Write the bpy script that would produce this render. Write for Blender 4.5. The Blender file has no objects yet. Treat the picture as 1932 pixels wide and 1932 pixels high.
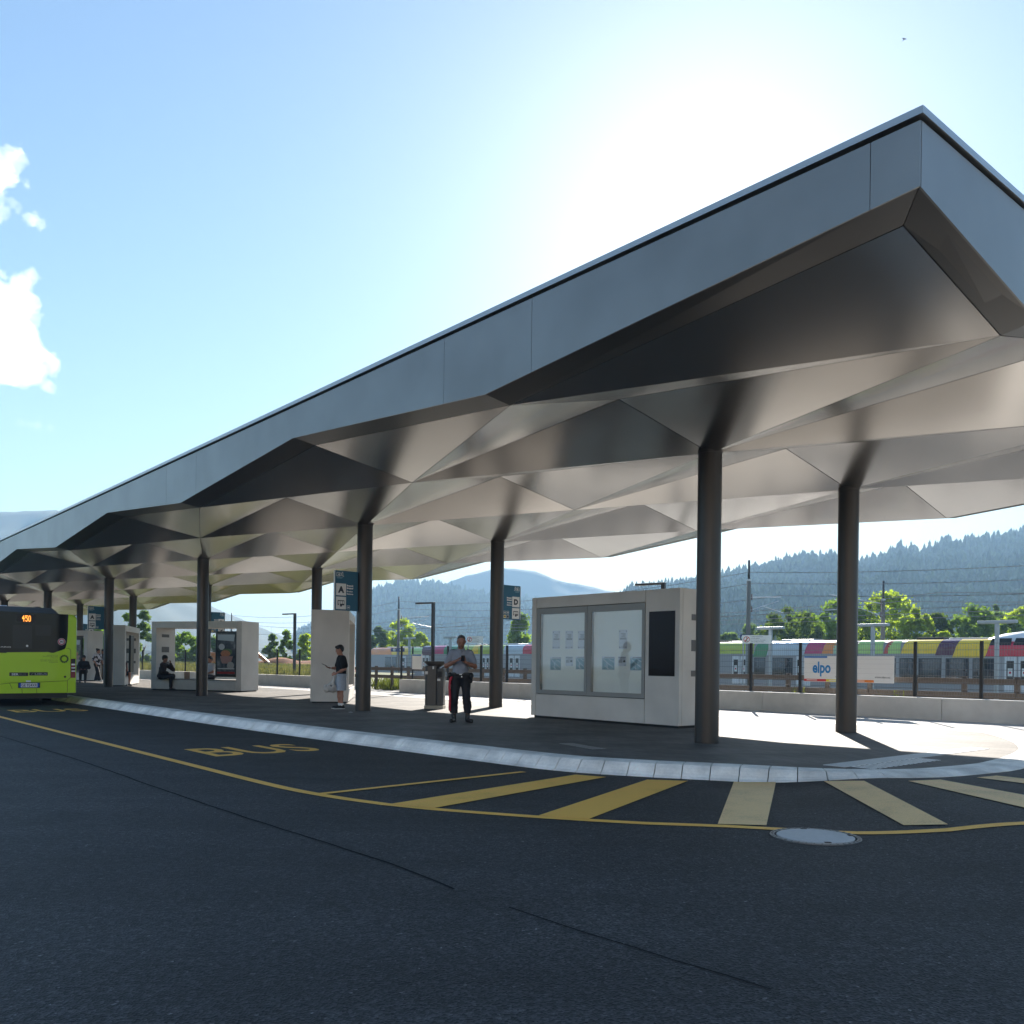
import bpy, bmesh, math, random
from math import sin, cos, pi, radians, sqrt, atan2, floor, exp
from mathutils import Vector, Matrix, noise as mnoise
import numpy as np

sc = bpy.context.scene
COL = sc.collection
random.seed(7)

# ------------------------------------------------------------------ camera
FPX, CYP, ROLL, HC = 1681.11, 1252.64, 0.01255, 1.2      # measured from the photograph at 1932 px width
cam_d = bpy.data.cameras.new('camera'); cam = bpy.data.objects.new('camera', cam_d); COL.objects.link(cam)
cam_d.sensor_width = 36.0; cam_d.lens = 36.0 * FPX / 1932.0
cam_d.shift_y = (CYP - 966.0) / 1932.0
cam_d.clip_start = 0.05; cam_d.clip_end = 20000
cam.matrix_world = Matrix.Translation((0, 0, HC)) @ Matrix.Rotation(pi/2, 4, 'X') @ Matrix.Rotation(ROLL, 4, 'Z')
sc.camera = cam

# ------------------------------------------------------------------ light
SUN_AZ = math.atan2(0.2165, 1.0)       # to the right of +Y
SUN_EL = radians(27.2)
world = bpy.data.worlds.new('World'); sc.world = world; world.use_nodes = True
wn = world.node_tree; wn.nodes.clear()
sky = wn.nodes.new('ShaderNodeTexSky'); sky.sky_type = 'NISHITA'; sky.sun_disc = False
sky.sun_elevation = SUN_EL; sky.sun_rotation = SUN_AZ
sky.altitude = 0; sky.air_density = 1.5; sky.dust_density = 0.4; sky.ozone_density = 4.5
bg = wn.nodes.new('ShaderNodeBackground'); bg.inputs['Strength'].default_value = 0.057
wo = wn.nodes.new('ShaderNodeOutputWorld')
wn.links.new(sky.outputs[0], bg.inputs[0]); wn.links.new(bg.outputs[0], wo.inputs[0])
sun_d = bpy.data.lights.new('sun', 'SUN'); sun_d.energy = 5.0; sun_d.angle = radians(0.53); sun_d.color = (1.0, 0.93, 0.83)
sun = bpy.data.objects.new('sun', sun_d); COL.objects.link(sun)
SDIR = Vector((sin(SUN_AZ)*cos(SUN_EL), cos(SUN_AZ)*cos(SUN_EL), sin(SUN_EL)))
sun.rotation_euler = SDIR.to_track_quat('Z', 'Y').to_euler(); sun.location = (0, 0, 60)
vs = sc.view_settings
sc.display_settings.display_device = 'sRGB'
vs.view_transform = 'Standard'; vs.look = 'None'; vs.gamma = 1.0; vs.use_curve_mapping = False
vs.exposure = 1.55
cy_ = sc.cycles
cy_.use_denoising = True
cy_.max_bounces = 8; cy_.diffuse_bounces = 4; cy_.glossy_bounces = 4; cy_.transmission_bounces = 6
cy_.transparent_max_bounces = 12; cy_.volume_bounces = 3
cy_.sample_clamp_indirect = 6.0
cy_.caustics_reflective = False; cy_.caustics_refractive = False

# ------------------------------------------------------------------ survey helpers
def ray(px, py):
    dx, dy = px - 966.0, py - CYP
    c, s = cos(ROLL), sin(ROLL)
    x, y = c*dx + s*dy, -s*dx + c*dy
    return x / FPX, -y / FPX              # X/Y and Z/Y of the sight line
def gp(px, py, z=0.0):
    a, b = ray(px, py); Y = (z - HC) / b
    return Vector((a*Y, Y, z))
AX, AY, TH = 3.0775, 14.025, 2.27519      # first column; direction of the canopy
U = Vector((cos(TH), sin(TH), 0)); V = Vector((sin(TH), -cos(TH), 0))
DU, DV = 5.2006, 2.1113
ZL, ZH, ZT = 4.559, 4.98, 5.575
def W(u, v, z=0.0):
    return Vector((AX, AY, 0)) + U*u + V*v + Vector((0, 0, z))
def uv(p):
    d = Vector((p[0]-AX, p[1]-AY, 0)); return d.dot(U), d.dot(V)
def sm(a, b, x):
    t = min(1, max(0, (x-a)/(b-a))); return t*t*(3-2*t)
def road_z(X, Y):
    return -0.16 + 0.115*sm(2.7, 4.3, X)

# ------------------------------------------------------------------ mesh builder
class MB:
    def __init__(s): s.v = []; s.f = []; s.m = []
    def add(s, vs, fs, m=0):
        o = len(s.v); s.v += [tuple(p) for p in vs]
        s.f += [tuple(i+o for i in f) for f in fs]; s.m += [m]*len(fs); return s
    def box(s, c, d, m=0, rz=0, M=None):
        x, y, z = d[0]/2, d[1]/2, d[2]/2
        vs = [Vector(p) for p in ((-x,-y,-z),(x,-y,-z),(x,y,-z),(-x,y,-z),(-x,-y,z),(x,-y,z),(x,y,z),(-x,y,z))]
        R = M if M is not None else Matrix.Rotation(rz, 4, 'Z')
        vs = [R @ p + Vector(c) for p in vs]
        return s.add(vs, [(0,3,2,1),(4,5,6,7),(0,1,5,4),(1,2,6,5),(2,3,7,6),(3,0,4,7)], m)
    def b2(s, lo, hi, m=0):
        return s.box([(a+b)/2 for a, b in zip(lo, hi)], [abs(b-a) for a, b in zip(lo, hi)], m)
    def prism(s, poly, d, m=0):
        """poly: list of points, extruded by the vector d"""
        n = len(poly); d = Vector(d); a = [Vector(p) for p in poly]; b = [p + d for p in a]
        nrm = Vector((0,0,0))
        for i in range(n): nrm += a[i].cross(a[(i+1) % n])
        fl = nrm.dot(d) > 0
        fs = [tuple(range(n)), tuple(range(2*n-1, n-1, -1))] if not fl else [tuple(range(n-1, -1, -1)), tuple(range(n, 2*n))]
        for i in range(n):
            j = (i+1) % n; q = (i, j, n+j, n+i)
            fs.append(q if fl else q[::-1])
        return s.add(a+b, fs, m)
    def tube(s, path, r, n=8, m=0, cap=True):
        path = [Vector(p) for p in path]; k = len(path)
        rr = r if isinstance(r, (list, tuple)) else [r]*k
        vs = []; up = Vector((0,0,1))
        prev = None
        for i, p in enumerate(path):
            t = (path[min(k-1, i+1)] - path[max(0, i-1)]).normalized()
            a = prev if prev is not None else (Vector((1,0,0)) if abs(t.z) > .9 else up)
            e1 = (a - t*a.dot(t))
            if e1.length < 1e-5: e1 = Vector((0,1,0)) - t*t.y
            e1.normalize(); e2 = t.cross(e1); prev = e1
            for q in range(n):
                an = 2*pi*q/n; vs.append(p + (e1*cos(an) + e2*sin(an))*rr[i])
        fs = []
        for i in range(k-1):
            for q in range(n):
                fs.append((i*n+q, i*n+(q+1) % n, (i+1)*n+(q+1) % n, (i+1)*n+q))
        if cap: fs += [tuple(range(n-1, -1, -1)), tuple(range((k-1)*n, k*n))]
        return s.add(vs, fs, m)
    def lathe(s, prof, n=24, c=(0,0,0), m=0):
        vs = []; fs = []; k = len(prof)
        for r, z in prof:
            for q in range(n):
                an = 2*pi*q/n; vs.append((c[0]+r*cos(an), c[1]+r*sin(an), c[2]+z))
        for i in range(k-1):
            for q in range(n):
                fs.append((i*n+q, i*n+(q+1) % n, (i+1)*n+(q+1) % n, (i+1)*n+q))
        fs += [tuple(range(n-1, -1, -1)), tuple(range((k-1)*n, k*n))]
        return s.add(vs, fs, m)
    def mesh(s, name, mats, smooth=False):
        me = bpy.data.meshes.new(name); me.from_pydata(s.v, [], s.f)
        for mm in (mats if isinstance(mats, (list, tuple)) else [mats]): me.materials.append(mm)
        if any(s.m): me.polygons.foreach_set('material_index', s.m)
        if smooth: me.polygons.foreach_set('use_smooth', [True]*len(s.f))
        me.update(); return me
    def obj(s, name, mats, parent=None, smooth=False, bevel=0, **kw):
        o = bpy.data.objects.new(name, s.mesh(name, mats, smooth)); COL.objects.link(o)
        if parent is not None: o.parent = parent
        if bevel:
            b = o.modifiers.new('bevel', 'BEVEL'); b.width = bevel; b.segments = 2; b.limit_method = 'ANGLE'
        if smooth == 'auto':
            pass
        return tag(o, **kw)
def tag(o, label=None, cat=None, group=None, kind=None):
    if label: o['label'] = label
    if cat: o['category'] = cat
    if group: o['group'] = group
    if kind: o['kind'] = kind
    return o
def empty(name, loc, rz=0.0, **kw):
    o = bpy.data.objects.new(name, None); COL.objects.link(o)
    o.location = loc; o.rotation_euler = (0, 0, rz); o.empty_display_size = .2
    return tag(o, **kw)
def copy_tree(o, parent=None):
    c = o.copy(); COL.objects.link(c); c.parent = parent
    for ch in [q for q in bpy.data.objects if q.parent == o]: copy_tree(ch, c)
    return c
def auto_smooth(o, ang=35):
    me = o.data
    me.polygons.foreach_set('use_smooth', [True]*len(me.polygons))
    bm = bmesh.new(); bm.from_mesh(me)
    for e in bm.edges:
        if len(e.link_faces) == 2 and e.calc_face_angle(0) > radians(ang): e.smooth = False
    bm.to_mesh(me); bm.free(); return o
def text_mesh(body, size, extrude=0.0, align='LEFT', bold=0.0, space=1.0):
    c = bpy.data.curves.new('lettering', 'FONT'); c.body = body; c.size = size; c.extrude = extrude
    c.align_x = align; c.offset = bold; c.space_line = space; c.resolution_u = 3
    o = bpy.data.objects.new('lettering', c); COL.objects.link(o)
    dg = bpy.context.evaluated_depsgraph_get(); dg.update()
    me = bpy.data.meshes.new_from_object(o.evaluated_get(dg))
    bpy.data.objects.remove(o); bpy.data.curves.remove(c); return me
def text_obj(name, body, size, mat, M, parent=None, align='LEFT', bold=0.0, width=None, height=None, ext=0.0015):
    me = text_mesh(body, size, ext, align, bold)
    xs = [v.co.x for v in me.vertices]; ys = [v.co.y for v in me.vertices]
    if width and xs:
        k = width/(max(xs)-min(xs)); ky = height/(max(ys)-min(ys)) if height else k
        me.transform(Matrix.Diagonal((k, ky, 1, 1)))
    me.materials.clear(); me.materials.append(mat)
    me.transform(M)
    o = bpy.data.objects.new(name, me); COL.objects.link(o); o.parent = parent; return o
def frame(o, x, y):                       # matrix from local text plane: origin o, x right, y up
    x = Vector(x).normalized(); y = Vector(y).normalized(); z = x.cross(y)
    M = Matrix.Identity(4)
    for i in range(3): M[i][0] = x[i]; M[i][1] = y[i]; M[i][2] = z[i]; M[i][3] = o[i]
    return M

# ------------------------------------------------------------------ materials
MATS = {}
def pbr(name, col, rough=.6, metal=0.0, var=.12, vscale=3.0, bump=0.0, bscale=40.0, spec=.5, coat=0.0, var2=0.0, v2scale=.4, rvar=0.0, emis=None, estr=0.0, sheen=0):
    if name in MATS: return MATS[name]
    m = bpy.data.materials.new(name); m.use_nodes = True; MATS[name] = m
    nt = m.node_tree; N = nt.nodes; L = nt.links; b = N['Principled BSDF']
    b.inputs['Roughness'].default_value = rough; b.inputs['Metallic'].default_value = metal
    b.inputs['Specular IOR Level'].default_value = spec; b.inputs['Coat Weight'].default_value = coat
    tc = N.new('ShaderNodeTexCoord')
    c = Vector(col)
    nz = N.new('ShaderNodeTexNoise'); nz.inputs['Scale'].default_value = vscale; nz.inputs['Detail'].default_value = 6
    L.new(tc.outputs['Object'], nz.inputs['Vector'])
    mx = N.new('ShaderNodeMix'); mx.data_type = 'RGBA'
    mx.inputs[6].default_value = (*(c*(1-var)), 1); mx.inputs[7].default_value = (*[min(1, q) for q in c*(1+var)], 1)
    L.new(nz.outputs['Fac'], mx.inputs[0]); out = mx.outputs[2]
    if var2:
        n2 = N.new('ShaderNodeTexNoise'); n2.inputs['Scale'].default_value = v2scale; n2.inputs['Detail'].default_value = 3
        L.new(tc.outputs['Object'], n2.inputs['Vector'])
        mr = N.new('ShaderNodeMapRange'); mr.inputs[1].default_value = .35; mr.inputs[2].default_value = .65
        mr.inputs[3].default_value = 1-var2; mr.inputs[4].default_value = 1+var2
        L.new(n2.outputs['Fac'], mr.inputs[0])
        mm = N.new('ShaderNodeMix'); mm.data_type = 'RGBA'; mm.blend_type = 'MULTIPLY'; mm.inputs[0].default_value = 1
        L.new(out, mm.inputs[6]); L.new(mr.outputs[0], mm.inputs[7]); out = mm.outputs[2]
    L.new(out, b.inputs['Base Color'])
    if rvar:
        mr = N.new('ShaderNodeMapRange'); mr.inputs[3].default_value = max(.02, rough-rvar); mr.inputs[4].default_value = min(1, rough+rvar)
        L.new(nz.outputs['Fac'], mr.inputs[0]); L.new(mr.outputs[0], b.inputs['Roughness'])
    if bump:
        nb = N.new('ShaderNodeTexNoise'); nb.inputs['Scale'].default_value = bscale; nb.inputs['Detail'].default_value = 5
        L.new(tc.outputs['Object'], nb.inputs['Vector'])
        bp = N.new('ShaderNodeBump'); bp.inputs['Strength'].default_value = bump; bp.inputs['Distance'].default_value = .01
        L.new(nb.outputs['Fac'], bp.inputs['Height']); L.new(bp.outputs[0], b.inputs['Normal'])
    if emis:
        b.inputs['Emission Color'].default_value = (*emis, 1); b.inputs['Emission Strength'].default_value = estr
    return m

def asphalt_mat():
    m = bpy.data.materials.new('asphalt'); m.use_nodes = True; nt = m.node_tree; N = nt.nodes; L = nt.links; b = N['Principled BSDF']
    tc = N.new('ShaderNodeTexCoord')
    def nz(sc_, det=4, rough=.5):
        n = N.new('ShaderNodeTexNoise'); n.inputs['Scale'].default_value = sc_; n.inputs['Detail'].default_value = det
        n.inputs['Roughness'].default_value = rough
        L.new(tc.outputs['Object'], n.inputs['Vector']); return n
    vo = N.new('ShaderNodeTexVoronoi'); vo.inputs['Scale'].default_value = 78; L.new(tc.outputs['Object'], vo.inputs['Vector'])
    ramp = N.new('ShaderNodeValToRGB'); e = ramp.color_ramp.elements
    e[0].position = .0; e[0].color = (.004,.0045,.006,1); e[1].position = 1; e[1].color = (.24,.24,.245,1)
    k = e.new(.55); k.color = (.028,.0285,.030,1); k = e.new(.93); k.color = (.062,.063,.066,1)
    L.new(vo.outputs['Color'], ramp.inputs[0])
    big = nz(.28, 8, .68); mid = nz(20, 6, .7); spot = nz(1.1, 3)
    mr = N.new('ShaderNodeMapRange'); mr.inputs[1].default_value = .3; mr.inputs[2].default_value = .7; mr.inputs[3].default_value = .55; mr.inputs[4].default_value = 1.5
    L.new(big.outputs['Fac'], mr.inputs[0])
    mr2 = N.new('ShaderNodeMapRange'); mr2.inputs[1].default_value = .3; mr2.inputs[2].default_value = .7; mr2.inputs[3].default_value = .5; mr2.inputs[4].default_value = 1.55
    L.new(mid.outputs['Fac'], mr2.inputs[0])
    mul0 = N.new('ShaderNodeMath'); mul0.operation = 'MULTIPLY'; L.new(mr.outputs[0], mul0.inputs[0]); L.new(mr2.outputs[0], mul0.inputs[1])
    mp = N.new('ShaderNodeMapping'); mp.inputs['Rotation'].default_value = (0, 0, -2.27519); mp.inputs['Scale'].default_value = (.12, 1.6, 1); L.new(tc.outputs['Object'], mp.inputs[0])
    ns = N.new('ShaderNodeTexNoise'); ns.inputs['Scale'].default_value = 1.0; ns.inputs['Detail'].default_value = 5; L.new(mp.outputs[0], ns.inputs['Vector'])
    mr4 = N.new('ShaderNodeMapRange'); mr4.inputs[1].default_value = .35; mr4.inputs[2].default_value = .65; mr4.inputs[3].default_value = .80; mr4.inputs[4].default_value = 1.15; L.new(ns.outputs['Fac'], mr4.inputs[0])
    mul = N.new('ShaderNodeMath'); mul.operation = 'MULTIPLY'; L.new(mul0.outputs[0], mul.inputs[0]); L.new(mr4.outputs[0], mul.inputs[1])
    mr5 = N.new('ShaderNodeMapRange'); mr5.inputs[1].default_value = .60; mr5.inputs[2].default_value = .72; mr5.inputs[3].default_value = 1.0; mr5.inputs[4].default_value = .62; L.new(spot.outputs['Fac'], mr5.inputs[0])
    mulb = N.new('ShaderNodeMath'); mulb.operation = 'MULTIPLY'; L.new(mul.outputs[0], mulb.inputs[0]); L.new(mr5.outputs[0], mulb.inputs[1])
    mm = N.new('ShaderNodeMix'); mm.data_type = 'RGBA'; mm.blend_type = 'MULTIPLY'; mm.inputs[0].default_value = 1
    L.new(ramp.outputs[0], mm.inputs[6]); L.new(mulb.outputs[0], mm.inputs[7]); L.new(mm.outputs[2], b.inputs['Base Color'])
    b.inputs['Roughness'].default_value = .7; b.inputs['Specular IOR Level'].default_value = .35
    f2 = nz(45, 5, .7)
    ad = N.new('ShaderNodeMath'); ad.operation = 'ADD'; L.new(vo.outputs['Distance'], ad.inputs[0]); L.new(f2.outputs['Fac'], ad.inputs[1])
    bp = N.new('ShaderNodeBump'); bp.inputs['Strength'].default_value = 1.0; bp.inputs['Distance'].default_value = .008
    L.new(ad.outputs[0], bp.inputs['Height']); L.new(bp.outputs[0], b.inputs['Normal'])
    return m

def paver_mat():
    m = bpy.data.materials.new('paver_blocks'); m.use_nodes = True; nt = m.node_tree; N = nt.nodes; L = nt.links; b = N['Principled BSDF']
    tc = N.new('ShaderNodeTexCoord'); mp = N.new('ShaderNodeMapping'); mp.inputs['Rotation'].default_value = (0, 0, -TH)
    L.new(tc.outputs['Object'], mp.inputs[0])
    br = N.new('ShaderNodeTexBrick'); br.inputs['Scale'].default_value = 1.0
    br.inputs['Brick Width'].default_value = .24; br.inputs['Row Height'].default_value = .12
    br.inputs['Mortar Size'].default_value = .004; br.inputs['Mortar Smooth'].default_value = .3
    br.inputs['Color1'].default_value = (.172,.155,.140,1); br.inputs['Color2'].default_value = (.128,.118,.108,1); br.inputs['Mortar'].default_value = (.06,.055,.05,1)
    L.new(mp.outputs[0], br.inputs['Vector'])
    n = N.new('ShaderNodeTexNoise'); n.inputs['Scale'].default_value = .8; n.inputs['Detail'].default_value = 8; L.new(tc.outputs['Object'], n.inputs['Vector'])
    mr = N.new('ShaderNodeMapRange'); mr.inputs[1].default_value = .3; mr.inputs[2].default_value = .7; mr.inputs[3].default_value = .6; mr.inputs[4].default_value = 1.3
    L.new(n.outputs['Fac'], mr.inputs[0])
    n3 = N.new('ShaderNodeTexNoise'); n3.inputs['Scale'].default_value = 60; n3.inputs['Detail'].default_value = 4; L.new(tc.outputs['Object'], n3.inputs['Vector'])
    mr3 = N.new('ShaderNodeMapRange'); mr3.inputs[1].default_value = .3; mr3.inputs[2].default_value = .7; mr3.inputs[3].default_value = .8; mr3.inputs[4].default_value = 1.2
    L.new(n3.outputs['Fac'], mr3.inputs[0])
    mu = N.new('ShaderNodeMath'); mu.operation = 'MULTIPLY'; L.new(mr.outputs[0], mu.inputs[0]); L.new(mr3.outputs[0], mu.inputs[1])
    mm = N.new('ShaderNodeMix'); mm.data_type = 'RGBA'; mm.blend_type = 'MULTIPLY'; mm.inputs[0].default_value = 1
    L.new(br.outputs['Color'], mm.inputs[6]); L.new(mu.outputs[0], mm.inputs[7]); L.new(mm.outputs[2], b.inputs['Base Color'])
    b.inputs['Roughness'].default_value = .75; b.inputs['Specular IOR Level'].default_value = .35
    bp = N.new('ShaderNodeBump'); bp.inputs['Strength'].default_value = .35; bp.inputs['Distance'].default_value = .006; bp.invert = True
    L.new(br.outputs['Fac'], bp.inputs['Height']); L.new(bp.outputs[0], b.inputs['Normal'])
    return m

def worn_paint(name, col, wear=.5):
    """road paint: worn through to the asphalt in specks"""
    m = bpy.data.materials.new(name); m.use_nodes = True; nt = m.node_tree; N = nt.nodes; L = nt.links; b = N['Principled BSDF']
    tc = N.new('ShaderNodeTexCoord')
    n = N.new('ShaderNodeTexNoise'); n.inputs['Scale'].default_value = 70; n.inputs['Detail'].default_value = 6; n.inputs['Roughness'].default_value = .7
    n2 = N.new('ShaderNodeTexNoise'); n2.inputs['Scale'].default_value = 2.6; n2.inputs['Detail'].default_value = 5
    for q in (n, n2): L.new(tc.outputs['Object'], q.inputs['Vector'])
    ad = N.new('ShaderNodeMath'); ad.operation = 'MULTIPLY_ADD'; ad.inputs[1].default_value = .5
    L.new(n2.outputs['Fac'], ad.inputs[0]); L.new(n.outputs['Fac'], ad.inputs[2])
    mr = N.new('ShaderNodeMapRange'); mr.inputs[1].default_value = wear+.02; mr.inputs[2].default_value = wear+.22
    L.new(ad.outputs[0], mr.inputs[0])
    mx = N.new('ShaderNodeMix'); mx.data_type = 'RGBA'
    c = Vector(col)
    mx.inputs[6].default_value = (*(c*.66), 1); mx.inputs[7].default_value = (*c, 1)
    L.new(mr.outputs[0], mx.inputs[0]); L.new(mx.outputs[2], b.inputs['Base Color'])
    b.inputs['Roughness'].default_value = .6
    bp = N.new('ShaderNodeBump'); bp.inputs['Strength'].default_value = .5; bp.inputs['Distance'].default_value = .004
    L.new(n.outputs['Fac'], bp.inputs['Height']); L.new(bp.outputs[0], b.inputs['Normal'])
    return m

ASPH = asphalt_mat(); PAVER = paver_mat()
YELLOW = worn_paint('yellow_road_paint', (.92,.48,.085), .48)
YELLOW_GLARE = worn_paint('glare_pale_worn_paint', (.88,.56,.25), .55)  # specks are wear; the paler yellow puts the wash of glancing light into the colour
CONC = pbr('concrete', (.64,.625,.60), .8, var=.12, vscale=5, bump=.25, bscale=30, var2=.12, v2scale=.6)
KERBM = pbr('kerb_granite', (.84,.80,.74), .65, var=.14, vscale=30, bump=.25, bscale=50, var2=.22, v2scale=2.2)
FORE = pbr('forecourt_concrete', (.47,.45,.42), .75, var=.1, vscale=2, bump=.2, bscale=25, var2=.12, v2scale=.3)
FASC = pbr('fascia_sheet_metal', (.25,.247,.243), .36, metal=.75, var=.06, vscale=.7, rvar=.05, var2=.09, v2scale=.9, bump=.04, bscale=.7)
SOFFE = pbr('soffit_edge_metal', (.13,.126,.122), .35, metal=.7, var=.04)
SOFF = pbr('soffit_sheet_metal', (.445,.425,.405), .22, metal=.95, var=.03, vscale=1.0, var2=.05, v2scale=.5)
DARKM = pbr('dark_joint', (.015,.015,.016), .7)
COLM = pbr('column_steel', (.050,.045,.042), .36, metal=.4, var=.1, vscale=4, rvar=.08)
CLAD = pbr('shelter_cladding', (.64,.605,.56), .6, var=.06, vscale=2.5, bump=.06, bscale=120, var2=.07, v2scale=1.1)
# ================================================================== SETTING
def catmull(pts, step):
    P = [Vector((p[0], p[1], 0)) for p in pts]; out = []
    for i in range(len(P)-1):
        p0, p1, p2, p3 = P[max(0,i-1)], P[i], P[i+1], P[min(len(P)-1,i+2)]
        n = max(1, int((p2-p1).length/step))
        for k in range(n):
            t = k/n
            out.append(.5*((2*p1)+(p2-p0)*t+(2*p0-5*p1+4*p2-p3)*t*t+(3*p1-p0-3*p2+p3)*t**3))
    out.append(P[-1]); return out
# ground to the horizon
b = MB(); b.add([(-2900,-450,-1.6),(2900,-450,-1.6),(2900,2900,-1.6),(-2900,2900,-1.6)], [(0,1,2,3)])
GRASSG = pbr('meadow_ground', (.075,.085,.035), .9, var=.35, vscale=.05, var2=.2)
b.obj('ground', GRASSG, kind='structure')
# road: one sheet, rising gently towards the island's tip
us = [-46, -30, -20, -14] + [x*.5 for x in range(-24, -16)] + [x*.2 for x in range(-40, 12)] + [x*.5 for x in range(5, 17)] + [10, 14, 20, 30, 45, 70, 110]
vsx = [-40, -28, -20, -14] + [x*.5 for x in range(-24, -16)] + [x*.2 for x in range(-40, 8)] + [1.6]
b = MB(); n = len(vsx)
for u in us:
    for v in vsx:
        p = W(u, v); b.v.append((p.x, p.y, road_z(p.x, p.y)))
for i in range(len(us)-1):
    for j in range(n-1): b.f.append((i*n+j, (i+1)*n+j, (i+1)*n+j+1, i*n+j+1)); b.m.append(0)
road = b.obj('road', ASPH, kind='structure')
def road_sheet(name, uvpts, mat, lift=.004, sub=.4, **kw):
    """a thin sheet on the road; uvpts: outline quads [(a,b,c,d)...] in u,v"""
    bb = MB()
    for q in uvpts:
        A, B, C, D = [Vector((x[0], x[1], 0)) for x in q]
        m1 = max(1, int(max((B-A).length, (C-D).length)/sub)); m2 = max(1, int(max((D-A).length, (C-B).length)/sub))
        o = len(bb.v)
        for i in range(m1+1):
            for j in range(m2+1):
                s, t = i/m1, j/m2
                x = (A*(1-s)+B*s)*(1-t)+(D*(1-s)+C*s)*t; p = W(x.x, x.y)
                bb.v.append((p.x, p.y, road_z(p.x, p.y)+lift))
        for i in range(m1):
            for j in range(m2):
                k = o+i*(m2+1)+j; bb.f.append((k, k+m2+1, k+m2+2, k+1)); bb.m.append(0)
    o = bb.obj(name, mat, **kw)
    me = o.data
    for p in me.polygons:
        if p.normal.z < 0: p.flip()
    return o
def strip_quads(path, w):
    """quads along a u,v path, w wide"""
    out = []; P = [Vector((p[0], p[1], 0)) for p in path]; S = []
    for i, p in enumerate(P):
        t = (P[min(len(P)-1,i+1)]-P[max(0,i-1)]).normalized(); nn = Vector((-t.y, t.x, 0))*(w/2); S.append((p-nn, p+nn))
    for a, c in zip(S, S[1:]): out.append((a[0][:2], c[0][:2], c[1][:2], a[1][:2]))
    return out
line_path = [(90,-7.13),(45,-7.13),(14,-7.14),(6.6,-7.13),(2.4,-7.12),(.6,-7.11),(-.2,-7.07),(-.94,-6.95),(-1.43,-6.82),(-1.92,-6.62),(-2.82,-6.11),(-3.6,-5.58),(-4.11,-5.12),(-4.5,-4.84),(-4.97,-4.5),(-5.5,-4.08),(-5.88,-3.55),(-6.2,-2.7),(-6.3,-1.5)]
road_sheet('lane_line', strip_quads([(p.x, p.y) for p in catmull(line_path, .35)], .125), YELLOW, .005, .09, kind='structure')
def uvp(px, py, z): p = gp(px, py, z); return uv(p)
def rzpx(px, py):
    z = -.1
    for _ in range(6):
        p = gp(px, py, z); z = road_z(p.x, p.y)
    return uv(p)
hatch = [ [(740,1517.5),(815,1526.6),(1144,1467),(1085.5,1462.6)], [(1016,1540),(1110,1547),(1298,1474.4),(1221,1472)],
          [(1354,1556),(1446,1558.5),(1464,1475.5),(1384.5,1476)], [(1705,1558.5),(1789,1557),(1630.5,1474.4),(1554.5,1475)] ]
for qi, q in enumerate(hatch):
    road_sheet('hatch_stripe', [[rzpx(*p) for p in q]], YELLOW if qi < 2 else YELLOW_GLARE, .008, .14, kind='structure')
a0, a1, b0, b1 = rzpx(1713,1474.5), rzpx(1774.5,1472), rzpx(1932,1525), rzpx(1932,1501)
def ext(a, b, k): return (a[0]+(b[0]-a[0])*k, a[1]+(b[1]-a[1])*k)
road_sheet('hatch_stripe', [[ext(a0,b0,1.35), ext(a1,b1,1.35), a1, a0]], YELLOW_GLARE, .008, .14, kind='structure')
a0, a1, b0, b1 = rzpx(1842.5,1468), rzpx(1880,1464.5), rzpx(1932,1479), rzpx(1932,1470)
road_sheet('hatch_stripe', [[ext(a0,b0,2.4), ext(a1,b1,2.4), a1, a0]], YELLOW_GLARE, .008, .14, kind='structure')
road_sheet('hatch_edge_line', strip_quads([rzpx(607,1498.5), rzpx(800,1477.5), rzpx(988,1457)], .10), YELLOW, .008, .3, kind='structure')
# BUS lettering on the lane, twice
for u0, nm in ((3.55, 'lane_lettering'), (16.05, 'lane_lettering')):
    me = text_mesh('BUS', 1.0, 0.0, 'LEFT', .012)
    xs = [v.co.x for v in me.vertices]; ys = [v.co.y for v in me.vertices]
    for v in me.vertices:
        lx = (v.co.x-min(xs))/(max(xs)-min(xs)); ly = (v.co.y-min(ys))/(max(ys)-min(ys))
        p = W(u0+ly*1.28, -6.46+lx*1.72); v.co = (p.x, p.y, road_z(p.x, p.y)+.004)
    me.materials.clear(); me.materials.append(YELLOW)
    o = bpy.data.objects.new(nm, me); COL.objects.link(o); tag(o, kind='structure')
# seams in the asphalt
SEAM = pbr('tar_seam', (.021,.0212,.022), .95, var=.3, vscale=20, spec=.05)
def seam(pts, w):
    road_sheet('tar_seam', strip_quads([(p.x+.012*mnoise.noise(Vector((p.x*3,p.y*3,1))), p.y+.012*mnoise.noise(Vector((p.x*3,p.y*3,9)))) for p in catmull([rzpx(*p) for p in pts], .12)], w), SEAM, .003, .5, kind='structure')
seam([(-60,1374),(0,1389),(150,1435),(301,1488),(451,1538.5),(537,1566),(733,1629),(855,1678)], .02)
seam([(960,1712),(1072,1750),(1189,1786),(1455,1868)], .011)

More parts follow.
